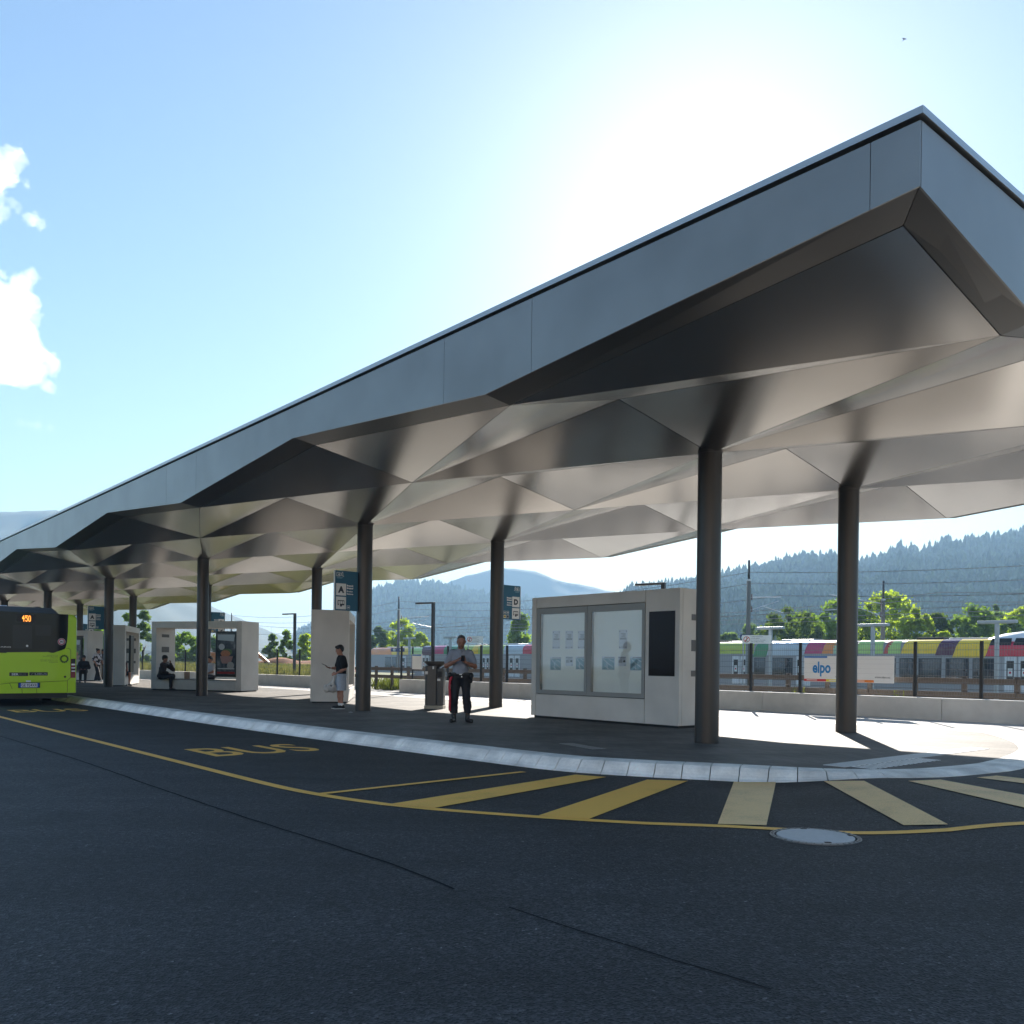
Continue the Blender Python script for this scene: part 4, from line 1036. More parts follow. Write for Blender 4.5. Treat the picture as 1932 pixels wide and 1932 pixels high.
def train(name, label, t0, t1, dv, segs, windows, doors, nose=False, hi=None, tail=False):
    r = empty(name, T0+V*dv+U*t0, atan2(U.y,U.x), label=label, cat='train', group='colourful regional trains at the platform')
    # local x along U from t0; local -y is +V (away)
    S = 1 if U.cross(V).z > 0 else -1
    def Q(x, d, z): return (x, S*d, z)
    Lg = t1-t0; Wd_ = 2.85
    prof = [(0,ZS)]+tprof(ZB)[1:]; prof = prof + [(Wd_-y, z) for y, z in prof[::-1]]
    def loft(stations):
        bb = MB(); n = len(prof)
        for x, sy, sz, zc in stations:
            for y, z in prof: bb.v.append(Q(x, Wd_/2+(y-Wd_/2)*sy, zc+(z-zc)*sz))
        for k in range(len(stations)-1):
            for q in range(n): bb.f.append((k*n+q, k*n+(q+1) % n, (k+1)*n+(q+1) % n, (k+1)*n+q)); bb.m.append(0)
        bb.f.append(tuple(range(n))); bb.f.append(tuple(range(len(stations)*n-1, (len(stations)-1)*n-1, -1))); bb.m += [0,0]; return bb
    st = [(0,.97,.98,ZS),(.15,1,1,ZS)]
    if nose: st += [(Lg-2.6,1,1,ZS),(Lg-1.7,.985,.97,ZS),(Lg-.9,.94,.88,ZS),(Lg-.35,.86,.74,ZS),(Lg,.74,.60,ZS)]
    else: st += [(Lg-.15,1,1,ZS),(Lg,.97,.98,ZS)]
    body = loft(st).obj('body', TGREY, r); bm = bmesh.new(); bm.from_mesh(body.data); bmesh.ops.recalc_face_normals(bm, faces=bm.faces); bm.to_mesh(body.data); bm.free(); auto_smooth(body, 30)
    # ribs of the corrugated side
    rb = MB()
    for z in (-.28, .02, .32): rb.b2(Q(.2,-.012,z), Q(Lg-(2.8 if nose else .2), .002, z+.025))
    rb.obj('side_rib', pbr('rib_grey',(.19,.185,.19),.5,metal=.2), r)
    for a, c, col, zlo, sl in segs:
        a, c = sorted((a-t0, c-t0)); a += .008; c -= .008
        pr = tprof(zlo, .012); bb = MB(); n = len(pr)
        for x in (a, c):
            for y, z in pr: bb.v.append(Q(x + sl*(z-ZB)*.35, y, z))
        for q in range(n-1): bb.f.append((q, q+1, n+q+1, n+q)); bb.m.append(0)
        bb.f += []
        o = bb.obj('livery_panel', LIV[col], r); o.modifiers.new('thickness', 'SOLIDIFY').thickness = .01
        o.modifiers['thickness'].offset = 0
    for a, c in windows:
        a, c = sorted((a-t0, c-t0))
        f = MB().b2(Q(a,-.016,.60), Q(c,.01,1.86)).obj('window', BLACKP, r, bevel=.05)
        MB().b2(Q(a+.05,-.020,.66), Q(c-.05,-.0165,1.80)).obj('pane', pbr('train_pane', (.02,.03,.04), .03, spec=.9, var=.4), f)
    for a, c in doors:
        a, c = sorted((a-t0, c-t0))
        f = MB().b2(Q(a+.02,-.03,-.02), Q(c-.02,.005,1.98)).obj('door', TWHITE, r, bevel=.02)
        w = c-a
        MB().b2(Q(a+.22*w,-.036,.42), Q(c-.22*w,-.031,1.72)).obj('door_pane', BLACKP, f)
        MB().b2(Q(a+.32*w,-.040,.86), Q(c-.32*w,-.037,1.30)).obj('door_sticker', WHITEP, f)
        MB().b2(Q(a+.42*w,-.042,1.0), Q(c-.42*w,-.0405,1.12)).obj('door_mark', LIV['crimson'], f)
    x = 1.2; kx_ = 0
    while x < Lg-4:
        l = 1.6+.9*((kx_*7) % 3); MB().b2(Q(x,.72,ZR_-.04), Q(x+l,2.1,ZR_+.10+.05*(kx_ % 2))).obj('roof_box', TROOF if kx_ % 3 else TDARK, r, bevel=.03); x += l+.35+.4*(kx_ % 2); kx_ += 1
    MB().b2(Q(.3,.3,-.72), Q(Lg-.5,Wd_-.3,ZS+.02)).obj('underframe', TDARK, r)
    if hi:
        a, c = hi[0]-t0, hi[1]-t0
        pr = [(.02,2.55),(.10,2.95),(.35,3.28),(.8,3.42),(1.4,3.46)]; pr = pr+[(Wd_-y, z) for y, z in pr[::-1]]
        bb = MB(); n = len(pr); xs_ = [(a,1.0),(c-2.4,1.0),(c-1.2,.72),(c-.4,.30),(c,.03)]
        for x, k_ in xs_:
            for y, z in pr: bb.v.append(Q(x, y+(.35*(1-k_) if y < Wd_/2 else -.35*(1-k_)), 2.55+(z-2.55)*(.45+.55*k_) if k_ > .1 else 2.55+(z-2.55)*.4))
        for k in range(len(xs_)-1):
            for q in range(n-1): bb.f.append((k*n+q, k*n+q+1, (k+1)*n+q+1, (k+1)*n+q)); bb.m.append(0)
        bb.f.append(tuple(range(n))); bb.f.append(tuple(range(len(xs_)*n-1, (len(xs_)-1)*n-1, -1))); bb.m += [0,0]
        o = bb.obj('raised_roof', TWHITE, r); bm = bmesh.new(); bm.from_mesh(o.data); bmesh.ops.recalc_face_normals(bm, faces=bm.faces); bm.to_mesh(o.data); bm.free(); auto_smooth(o, 40)
        for x0, x1 in hi[2]:
            x0, x1 = sorted((x0-t0, x1-t0)); bb = MB()
            bb.prism([Q(x0,-.015,2.60), Q(x1,-.015,2.60), Q(x1-.12,.10,3.0), Q(x0+.0,.10,3.0)], Q(0,.03,0)); bb.obj('upper_window', DGLASS, r)
    return r, Q
LO = ZB-.22
trA_segs = [(tt(791),tt(814),'plum',ZB,0),(tt(814),tt(837),'pink',ZB,0),(tt(837),tt(866),'green',ZB,0),(tt(866),tt(891),'lime',ZB,0),(tt(891),tt(902),'yellow',ZB,0),(tt(902),tt(950),'lime',ZB,0),(tt(950),tt(986),'sky',ZB,0),(tt(986),tt(1060),'crimson',ZB,0),
  (tt(1060),tt(1180),'yellow',ZB,0),(tt(1180),tt(1300),'green',ZB,0),(tt(1300),tt(1422),'lime',ZB,0),(tt(1422),tt(1447),'green',LO,-1),(tt(1447),tt(1517),'sky',LO+.1,-1),(tt(1517),tt(1550),'magenta',ZB,-1),(tt(1550),tt(1572),'orange',ZB,-1),(tt(1572),tt(1606),'mint',ZB,0)]
trA_segs[0] = (tt(796), tt(814), 'plum', ZB-.2, 0)
wA = [(tt(1456-4-8),tt(1423)),(tt(1452),tt(1496)),(tt(1560),tt(1540)),(tt(1600),tt(1575))]
wA += [(tt(p), tt(p+22)) for p in (868, 905, 1010, 1040, 1070, 1130, 1160, 1200, 1240, 1300)]
dA = [(tt(1381.5),tt(1396)),(tt(1396.5),tt(1411.5)),(tt(1502),tt(1515)),(tt(1516),tt(1530)),(tt(925.5-16),tt(925.5-9)),(tt(917),tt(924)),(tt(960),tt(970)),(tt(971),tt(981)),(tt(797),tt(803)),(tt(803.5),tt(809.5))]
wA = [w for w in wA if not any(min(w) < max(d) and min(d) < max(w) for d in dA)]
trA, QA = train('regional_train', 'patchwork coloured train with lime, white and magenta roof panels left of the elpo banner', tt(1608), tt(790), 0, trA_segs, wA, dA, nose=True)
trB_segs = [(tt(1618),tt(1666),'apple',ZB,0),(tt(1666),tt(1675),'red',ZB,-1),(tt(1675),tt(1699),'apple',ZB,0),(tt(1699),tt(1765),'yellow',ZB,-1),(tt(1765),tt(1799),'plum',ZB-.1,-1),(tt(1799),tt(1861),'yellow',LO,-1),(tt(1861),tt(2150),'crimson',LO+.06,-1)]
wB = [(tt(1628),tt(1655)),(tt(1660),tt(1684)),(tt(1687),tt(1698)),(tt(1723-3),tt(1728)),(tt(1699),tt(1719.5)),(tt(1733),tt(1776)),(tt(1784),tt(1828.5)),(tt(1835),tt(1878)),(tt(1985),tt(2040))]
wB = [(tt(1628),tt(1655)),(tt(1660),tt(1690)),(tt(1697),tt(1727)),(tt(1733),tt(1776)),(tt(1784),tt(1828.5)),(tt(1835),tt(1878)),(tt(1985),tt(2040)),(tt(2060),tt(2110))]
dB = [(tt(1894),tt(1919)),(tt(1920.5),tt(1946))]
trB, QB = train('regional_train', 'yellow, plum and crimson train with a raised white roof, right of the elpo banner', tt(2150), tt(1615), 0, trB_segs, wB, dB, hi=(tt(2150), tt(1842), [(tt(1866),tt(1907)),(tt(1911),tt(1960)),(tt(1965),tt(2010))]))
for q in range(4): 
    pass
dv2 = 4.8
c_segs = [(tt(700,dv2),tt(739,dv2),'orange',ZB,0),(tt(739,dv2),tt(773,dv2),'yellow',ZB,1),(tt(773,dv2),tt(815,dv2),'apple',ZB,0),(tt(815,dv2),tt(880,dv2),'green',ZB,0)]
trC, QC = train('regional_train', 'orange, yellow and green train standing behind the nose of the nearer train', tt(900,dv2), tt(698,dv2), dv2, c_segs, [(tt(726,dv2),tt(737.5,dv2)),(tt(739.5,dv2),tt(751,dv2))], [(tt(757,dv2),tt(766,dv2))])
# platform lights shaped like a T, masts, signs, wires
PGREY = pbr('platform_light_grey', (.36,.40,.44), .45, metal=.3)
def tlamp(px, py, label, i):
    # foot on the line of lights in front of the trains
    A = Vector((12.2*1.02, 42*1.02, 0)); k, e = ray(px, py); t = (k*A.y-A.x)/(U.x-k*U.y); p = A+U*t
    z = HC+e*p.y
    r = empty('platform_light', p, atan2(U.y,U.x), label=label, cat='platform light', group='T shaped grey platform lights before the trains')
    MB().box((0,0,z/2-.03), (.14,.14,z)).obj('post', PGREY, r, bevel=.01)
    MB().box((0,0,z-.05), (1.45,.2,.12)).obj('arm', PGREY, r, bevel=.015)
    MB().box((0,0,z-.116), (1.2,.12,.012)).obj('light_panel', MATS['lamp_lens'], r); return p, z
TL = [(1454,1183,'T shaped platform light beside the no crossing sign'),(1647,1177,'T shaped platform light rising behind the right end of the elpo banner'),(1881.5,1171,'T shaped platform light before the crimson train'),
      (850,1201,"T shaped platform light behind the officer's head"),(772.6,1203,'T shaped platform light left of the lamp post by the litter bin')]
tpos = [tlamp(a, c, l, i) for i, (a, c, l) in enumerate(TL)]
MASTM = pbr('mast_concrete', (.17,.155,.135), .8, var=.15, vscale=4)
def mast(px, ytop, dv, label):
    P = T0+V*dv; k, e = ray(px, ytop); t = tt(px, dv); p = P+U*t; zt = HC+e*p.y
    r = empty('catenary_mast', p, atan2(U.y,U.x), label=label, cat='mast', group='overhead line masts along the tracks')
    MB().tube([(0,0,-.5),(0,0,zt-1.3)], [.17,.13], 12).obj('pole', MASTM, r, smooth=True)
    MB().tube([(0,0,zt-1.35),(0,0,zt)], [.085,.075], 10).obj('top_pole', DGREY, r, smooth=True)
    MB().tube([(0,0,zt-1.42),(0,0,zt-1.28)], [.16,.16], 12).obj('collar', STEEL, r)
    S = 1 if U.cross(V).z > 0 else -1
    d = 1.43-dv; d2 = d
    yb_ = lambda q: S*q
    q = MB(); q.tube([(0,0,5.9),(0,yb_(d),6.15)], .03, 6); q.tube([(0,0,5.0),(0,yb_(d*.92),5.85)], .03, 6); q.tube([(0,yb_(d*.45),5.38),(0,yb_(d*1.08),5.05)], .025, 6); q.obj('cantilever', STEEL, r)
    q = MB()
    for a_, z_ in ((.12,5.9),(.12,5.07)): q.lathe([(.02,-.2),(.07,-.15),(.03,-.1),(.07,-.05),(.03,0),(.07,.05),(.03,.1),(.07,.15),(.02,.2)], 8, (0, yb_(.35 if d > 0 else -.35), z_+.05))
    q.obj('insulator', pbr('insulator', (.12,.07,.05), .3), r)
    return p, t, zt
m1 = mast(1411, 1057, -2.4, 'tall brown catenary mast left of the elpo banner, before the forested hill')
m2 = mast(751, 1125.6, -2.4, 'catenary mast between the column with sign A and the litter bin')
m3 = mast(1665, 1096, 8.8, 'catenary mast rising behind the train and the right hand trees')
m4 = mast(436, 1156, -2.4, 'thin far catenary mast above the roof of the poster shelter')
WIREB = pbr('overhead_copper', (.20,.20,.19), .4, metal=.6)
def wire(dv, ta, tb_, z, sag, label, rad=.024, drop=None, brk=None):
    A, B = T0+V*dv+U*ta, T0+V*dv+U*tb_
    r = empty('overhead_wire', A, atan2(U.y,U.x), label=label, cat='overhead wire', group='wires strung along the railway')
    L_ = tb_-ta; q = MB()
    q.tube([(L_*k/14, 0, z-sag*4*(k/14)*(1-k/14)) for k in range(15)], rad, 5); q.obj('strand', WIREB, r)
    if drop:
        q = MB(); q.tube([(0,0,drop),(L_,0,drop)], rad*.9, 5); q.obj('contact_strand', WIREB, r)
        q = MB()
        for k in range(1, 9):
            f = k/9; q.tube([(L_*f,0,drop),(L_*f,0,z-sag*4*f*(1-f))], .014, 4)
        q.obj('dropper', WIREB, r, kind='stuff')
spans = [(-62, m1[1]-20), (m1[1], m2[1]), (m2[1], m2[1]+(m2[1]-m1[1]))]
spans = [(m1[1]-(m2[1]-m1[1]), m1[1]), (m1[1], m2[1]), (m2[1], 2*m2[1]-m1[1])]
names = ['right of the tall brown mast', 'between the two front masts', 'left of the mast by the litter bin']
for (ta, tb_), nm in zip(spans, names):
    wire(1.43, ta, tb_, 6.25, .75, 'double overhead wire above the nearer track, '+nm, drop=4.95)
    wire(6.2, ta-9, tb_-9, 6.3, .8, 'double overhead wire above the farther track, '+nm, drop=4.95)
    wire(11.0, ta-4, tb_-4, 6.2, .7, 'double overhead wire over the farthest track, '+nm, drop=4.9)
    wire(-2.4, ta, tb_, 7.6, .9, 'single high feeder wire '+nm, .02)
    wire(-1.9, ta, tb_, 6.9, .9, 'single low feeder wire '+nm, .02)
# no crossing signs and platform numbers
def nosign(px0, px1, py0, py1, label, text):
    A = Vector((12.2*1.0, 42*1.0, 0)); k, e = ray((px0+px1)/2, py0); t = (k*A.y-A.x)/(U.x-k*U.y); p = A+U*t
    z1 = HC+ray((px0+px1)/2, py0)[1]*p.y; z0 = HC+ray((px0+px1)/2, py1)[1]*p.y
    # width from the photograph, plate square to the platform edge view
    k0, _ = ray(px0, 1250); k1, _ = ray(px1, 1250); ang = -.18; d = Vector((cos(ang), sin(ang), 0)); 
    ta = (k0*p.y-p.x)/(d.x-k0*d.y); tb_ = (k1*p.y-p.x)/(d.x-k1*d.y); w = tb_-ta
    r = empty('warning_sign', p+d*ta, ang, label=label, cat='sign')
    MB().b2((0,-.02,z0), (w,.02,z1)).obj('plate', WHITEP, r)
    h = z1-z0
    for x_ in (.06, w-.06): MB().b2((x_-.03,.02,-.02), (x_+.03,.06,z1)).obj('post', PGREY, r)
    cx, cz, R_ = .155*w, (z0+z1)/2, .36*h
    q = MB(); 
    pts = [(cx+R_*cos(2*pi*k/24), -.021, cz+R_*sin(2*pi*k/24)) for k in range(24)]
    q.prism(pts, (0,-.003,0)); q.obj('ban_ring', LIV['red'], r)
    q = MB(); q.prism([(cx+R_*.78*cos(2*pi*k/24), -.0245, cz+R_*.78*sin(2*pi*k/24)) for k in range(24)], (0,-.002,0)); q.obj('ban_ring', WHITEP, r)
    q = MB(); q.box((cx,-.028,cz-.02*h), (.09*h,.002,.30*h)); q.box((cx,-.028,cz+.2*h), (.1*h,.002,.1*h)); q.box((cx-.07*h,-.028,cz-.22*h), (.06*h,.002,.2*h)); q.box((cx+.07*h,-.028,cz-.22*h), (.06*h,.002,.2*h)); q.obj('walking_figure', INK, r)
    q = MB(); q.box((cx,-.031,cz), (.1*h,.002,R_*1.7), M=Matrix.Rotation(.75,4,'Y')); q.obj('ban_bar', LIV['red'], r)
    for k_, tx in enumerate(text): text_obj('lettering', tx, 1, INK, frame((.29*w,-.0225,z1-.20*h-.205*h*k_), (1,0,0), (0,0,1)), r, 'LEFT', .0, width=w*(.42,.30,.50,.44)[k_], height=.12*h)
TX = ('È vietato attraversare', 'la linea gialla', 'Es ist verboten die gelbe', 'Linie zu überschreiten')
nosign(1399.5,1455,1198.5,1214.5,'white no crossing sign with red ring in front of the tall brown mast', TX)
nosign(881,911,1200,1213,'white no crossing sign between the officer and the column with sign D', TX)
def numsign(px0, px1, py0, py1, label, txt):
    A = Vector((12.2*1.25, 42*1.25, 0)); k, e = ray((px0+px1)/2, py0); p = Vector((k*A.y, A.y, 0)) if True else A
    P = T0+V*-2.75; t = tt((px0+px1)/2, -2.75); p = P+U*t
    z1 = HC+ray(px0, py0)[1]*p.y; z0 = HC+ray(px0, py1)[1]*p.y; w = (px1-px0)*p.y/FPX
    r = empty('track_number_sign', p, 0, label=label, cat='sign')
    MB().b2((-w/2,-.03,z0), (w/2,.03,z1)).obj('plate', pbr('number_blue', (.02,.03,.12), .4), r)
    for x_ in (-.25, .25):
        q = MB(); q.prism([(x_*w+.36*(z1-z0)*cos(2*pi*k/18),-.031,(z0+z1)/2+.36*(z1-z0)*sin(2*pi*k/18)) for k in range(18)], (0,-.004,0)); q.obj('number_disc', WHITEP, r)
        text_obj('lettering', txt, 1, INK, frame((x_*w,-.0365,z0+.28*(z1-z0)), (1,0,0), (0,0,1)), r, 'CENTER', .02, height=.44*(z1-z0), width=.26*(z1-z0))
    for x_ in (-.04, .04): MB().b2((x_-.02,.03,-.5), (x_+.02,.07,z1)).obj('post', PGREY, r)
numsign(1396,1421,1196+1,1209,'small blue track number sign on the brown mast by the ban sign','2')
numsign(737,763,1222.5,1229.5,'small blue track number sign on the mast near the litter bin','2')
# timetable board on the fence left of the bin
r = empty('timetable_board', wp(s_at(787,.40),.40), WT, label='white timetable board with a blue top edge left of the litter bin', cat='board')
MB().b2((-.30,-.03,.93), (.32,.02,1.56)).obj('plate', WHITEP, r); MB().b2((-.28,-.034,1.49), (.30,-.031,1.54)).obj('head_band', ELPO, r)
MB().b2((-.33,-.02,.48), (-.28,.02,1.85)).obj('post', FENCEM, r)
# ================================================================== VEGETATION, HILLS
def leaf_mat(name, c1, c2, trans=.5, nsc=1.3):
    if name.startswith('leaf'): c1 = tuple(q*1.2 for q in c1); c2 = tuple(q*1.25 for q in c2)
    m = bpy.data.materials.new(name); m.use_nodes = True; nt = m.node_tree; N = nt.nodes; L = nt.links; N.clear()
    o = N.new('ShaderNodeOutputMaterial'); d = N.new('ShaderNodeBsdfDiffuse'); t = N.new('ShaderNodeBsdfTranslucent'); x = N.new('ShaderNodeMixShader'); x.inputs[0].default_value = trans
    tc = N.new('ShaderNodeTexCoord'); n = N.new('ShaderNodeTexNoise'); n.inputs['Scale'].default_value = nsc; n.inputs['Detail'].default_value = 5; L.new(tc.outputs['Object'], n.inputs['Vector'])
    mr = N.new('ShaderNodeMapRange'); mr.inputs[1].default_value = .3; mr.inputs[2].default_value = .7; L.new(n.outputs['Fac'], mr.inputs[0])
    mx = N.new('ShaderNodeMix'); mx.data_type = 'RGBA'; mx.inputs[6].default_value = (*c1, 1); mx.inputs[7].default_value = (*c2, 1); L.new(mr.outputs[0], mx.inputs[0])
    ml = N.new('ShaderNodeMix'); ml.data_type = 'RGBA'; ml.blend_type = 'MULTIPLY'; ml.inputs[0].default_value = 1; ml.inputs[7].default_value = (1.5,1.6,.75,1)
    L.new(mx.outputs[2], ml.inputs[6]); L.new(mx.outputs[2], d.inputs[0]); L.new(ml.outputs[2], t.inputs[0])
    L.new(d.outputs[0], x.inputs[1]); L.new(t.outputs[0], x.inputs[2]); L.new(x.outputs[0], o.inputs[0]); return m
LEAF = [leaf_mat('leaf_green', (.06,.11,.022), (.18,.25,.05), .5), leaf_mat('leaf_dark', (.04,.065,.018), (.11,.15,.035), .42), leaf_mat('leaf_yellow', (.15,.20,.025), (.32,.37,.06), .55), leaf_mat('leaf_grey', (.08,.12,.06), (.14,.19,.09), .45)]
BARK = pbr('bark', (.07,.055,.042), .9, var=.3, vscale=6, bump=.5, bscale=12)
rng = np.random.default_rng(11)
def leaf_cloud(centres, radii, per, size, squash=.8):
    """quads scattered round cluster centres -> verts, faces"""
    vs, fs = [], []
    C = np.repeat(np.array(centres), per, axis=0); R = np.repeat(np.array(radii), per)
    d = rng.normal(size=C.shape); d /= np.linalg.norm(d, axis=1)[:,None]; rad = R*np.minimum(1.7, np.abs(rng.normal(size=len(C))))*.62
    p = C + d*rad[:,None]*np.array([1,1,squash])
    n = d*.6 + rng.normal(size=C.shape)*.7; n /= np.linalg.norm(n, axis=1)[:,None]
    a = np.cross(n, rng.normal(size=C.shape)); a /= np.linalg.norm(a, axis=1)[:,None]; b_ = np.cross(n, a)
    s = size*(.6+.8*rng.random(len(C)))[:,None]
    q = np.stack([p-a*s, p-b_*s*.55, p+a*s, p+b_*s*.55], axis=1).reshape(-1,3)
    return q
def leaves_obj(name, q, mat, parent=None, **kw):
    n = len(q)//4; me = bpy.data.meshes.new(name); me.vertices.add(n*4); me.loops.add(n*4); me.polygons.add(n)
    me.vertices.foreach_set('co', q.astype(np.float32).ravel()); me.loops.foreach_set('vertex_index', np.arange(n*4, dtype=np.int32))
    me.polygons.foreach_set('loop_start', np.arange(0, n*4, 4, dtype=np.int32)); me.polygons.foreach_set('loop_total', np.full(n, 4, dtype=np.int32))
    me.materials.append(mat); me.update(); me.validate()
    o = bpy.data.objects.new(name, me); COL.objects.link(o); o.parent = parent; return tag(o, **kw)
def tree(px0, px1, ytop, Y, kind, label, z0=-1.5, crown0=None, clusters=95, per=105, leaf=.2, group='leafy trees beyond the railway', shape='round'):
    kc, e = ray((px0+px1)/2, ytop); wd_ = (px1-px0)*.07; x0 = ray(px0-wd_,1250)[0]*Y; x1 = ray(px1+wd_,1250)[0]*Y
    zt = HC+e*Y; R = (x1-x0)/2; zc0 = z0+.10*(zt-z0) if crown0 is None else crown0
    r = empty('leafy_tree', ((x0+x1)/2, Y, z0), rng.random()*6, label=label, cat='tree', group=group)
    H = zt-z0; tk = MB(); top = zc0-z0+.45*(zt-zc0)
    tk.tube([(0,0,0),(.05*R,0,H*.15),(.02*R,.04*R,H*.35),(0,0,top)], [.07*R+.05,.055*R+.04,.04*R+.03,.02*R+.02], 8)
    for k in range(5):
        an = k*1.26+rng.random(); l = R*.65; h0 = zc0-z0+.1*k*(zt-zc0)
        tk.tube([(0,0,h0),(l*.5*cos(an),l*.5*sin(an),h0+l*.45),(l*cos(an),l*sin(an),h0+l*.8)], [.035*R+.02,.022*R+.015,.01*R+.01], 6)
    tk.obj('trunk', BARK, r, smooth=True)
    cs, rs = [], []; ch = (zt-zc0)/2; cz = zc0-z0+ch
    for k in range(clusters):
        an = rng.random()*2*pi; u_ = rng.random()*2-1; rr = .45+.62*rng.random()**.6
        if shape == 'column': w = R*(1-.75*((u_+1)/2)**1.6)
        elif shape == 'cone': w = R*(1-((u_+1)/2))**.9+.05
        else: w = R*sqrt(max(0,1-u_*u_))
        c = np.array([w*rr*.86*cos(an), w*rr*.86*sin(an), cz+u_*ch*.86])
        cs.append(c); rs.append(R*(.15+.22*rng.random()**1.5) if shape == 'round' else R*(.2+.22*rng.random()))
    q = leaf_cloud(cs, rs, per, leaf)
    q[:,2] = np.minimum(q[:,2], H+.25); leaves_obj('crown', q, LEAF[kind], r); return r
tree(1441,1543,1137,86,1,'dark rounded tree between the tall brown mast and the right rear column')
tree(1545,1640,1118,84,0,'tall bushy tree directly behind the right rear column')
tree(1618,1735,1113,84,2,'bright yellow green tree around the catenary mast on the right')
tree(1700,1758,1142,78,2,'small bright yellow green tree right of the catenary mast')
tree(1742,1792,1152,84,1,'low dark tree in the dip between the two bright trees')
tree(1788,1882,1136,82,0,'broad round tree behind the yellow and crimson train panels')
tree(1758,1800,1186,74,2,'little pale yellow bush low in front of the dark tree', per=80)
tree(1868,1886,1116,86,3,'thin spire shaped grey green tree rising above the round trees', shape='cone', clusters=16, per=70)
tree(1900,2010,1125,84,2,'bright yellow green tree cut by the edge of the picture')
tree(1880,1935,1160,80,0,'medium green bush below the T shaped light on the right', per=80)
tree(1352,1400,1190,100,3,'pale grey green tree left of the tall brown mast')
tree(1392,1450,1174,98,3,'pale tree directly behind the tall brown mast')
tree(722,785,1165,120,2,'yellow green tree behind the mast left of the litter bin')
tree(774,812,1190,116,2,'yellow green bush left of the lamp post by the litter bin', per=80)
tree(698,730,1178,118,3,'grey green tree just right of the column with sign A')
tree(955,1004,1153,105,0,'dense tall green tree between the D sign and the glazed kiosk', shape='column')
tree(893,912,1196,125,3,'small pointed tree top behind the ban sign by the officer', shape='cone', clusters=16, per=60)
tree(495,528,1188,92,3,'poplar left of the lamp post by the poster shelter', shape='column', clusters=30)
tree(524,556,1184,90,0,'taller poplar beside the left lamp post', shape='column', clusters=30)
tree(558,592,1183,92,2,'poplar between the left lamp post and the pale end wall', shape='column', clusters=30)
tree(318,378,1192,94,0,'green tree seen through the poster shelter left of the column')
tree(370,430,1200,98,3,'grey green tree seen through the poster shelter right of the column')
tree(1462,1560,1150,92,0,'green tree filling the gap behind the dark rounded tree')
tree(1830,1925,1150,92,3,'grey green tree behind the spire shaped tree')
tree(226,258,1152,84,0,'tall thin tree left of the narrow looking shelter gap', shape='column', clusters=30)
tree(252,290,1146,86,3,'tall thin tree in the gap between the two left shelters', shape='column', clusters=30)
tree(150,215,1180,95,0,'green tree behind the far shelter by the bus')
# meadow behind the left wall: tall grass and weeds
def grass_field(pts_fn, n, h, name, mat, label=None):
    p = pts_fn(n); n = len(p); an = rng.random(n)*pi; hh = h*(.5+rng.random(n)*.9); w = .014+.024*rng.random(n); lean = rng.normal(size=(n,2))*.16
    a = np.stack([np.cos(an)*w, np.sin(an)*w, np.zeros(n)], 1); top = p+np.stack([lean[:,0], lean[:,1], hh], 1)
    q = np.stack([p-a, p+a, top+a*.35, top-a*.35], 1).reshape(-1,3); return leaves_obj(name, q, mat, None, kind='stuff')
def field_left(n):
    s = rng.random(n)*46-46+(-sw*0)+sw; d = .8+rng.random(n)**1.6*16; p = np.array([W0.x,W0.y,0])+np.outer(s,[Wd.x,Wd.y,0])+np.outer(d,[Wn.x,Wn.y,0]); p[:,2] = .05+.25*np.minimum(1,d/6); du_ = (p[:,0]-T0.x)*V.x+(p[:,1]-T0.y)*V.y; ok = (p[:,0] < -.19*p[:,1]-.3) & (du_ < -3.2); return p[ok]
b = MB(); b.add([wp(-60,.5,.05), wp(sw+.5,.5,.05), wp(sw-4,4,.1), wp(-30,24,.3), wp(-60,24,.3)], [(0,1,2,3,4)]); b.obj('meadow', pbr('meadow_soil', (.11,.12,.04), .95, var=.3, vscale=2), kind='structure')
GRASS = leaf_mat('tall_grass', (.07,.09,.035), (.24,.21,.13), .35); GRASS2 = leaf_mat('weeds', (.07,.095,.03), (.16,.17,.06), .35)
grass_field(field_left, 34000, .55, 'meadow_grass', GRASS)
def field_gap(n):
    s = sw+.1+rng.random(n)*(0-sw-1.9); d = .9+rng.random(n)*3.2; p = np.array([W0.x,W0.y,0])+np.outer(s,[Wd.x,Wd.y,0])+np.outer(d,[Wn.x,Wn.y,0]); p[:,2] = -.02; return p
grass_field(field_gap, 900, .42, 'weed_patch', GRASS2)
def field_plat(n):
    s = rng.random(n)*24+8; d = .62+rng.random(n)*.3; p = np.array([W0.x,W0.y,0])+np.outer(s,[Wd.x,Wd.y,0])+np.outer(d,[Wn.x,Wn.y,0]); keep = (np.sin(s*1.9)+np.sin(s*4.7)) > 1.1; return np.where(keep[:,None], p, p+np.array([0,0,-2]))
grass_field(field_plat, 900, .5, 'weeds_along_wall', GRASS2)
# excavator and soil heap
EXO = pbr('machine_orange', (.62,.20,.04), .45, var=.1); 
k, e = ray(420, 1262); Ye = 74; ex = empty('excavator', (k*Ye, Ye, .1), .0, label='orange excavator working beyond the wall behind the poster shelter', cat='excavator')
MB().b2((-1.5,-1.2,.75), (.9,1.2,1.75)).obj('body', EXO, ex, bevel=.12)
cb = MB().b2((-.2,-1.2,1.2), (1.0,-.1,2.55)).obj('cab', pbr('cab_white', (.6,.6,.6), .4), ex, bevel=.08)
MB().b2((-.05,-1.215,1.7), (.85,-1.19,2.4)).obj('cab_window', DGLASS, cb)
for y in (-1.1, 1.1):
    q = MB(); q.prism([(-1.6,y-.25,.35),(-1.3,y-.25,0),(1.3,y-.25,0),(1.6,y-.25,.35),(1.3,y-.25,.7),(-1.3,y-.25,.7)], (0,.5,0)); q.obj('track', TDARK, ex)
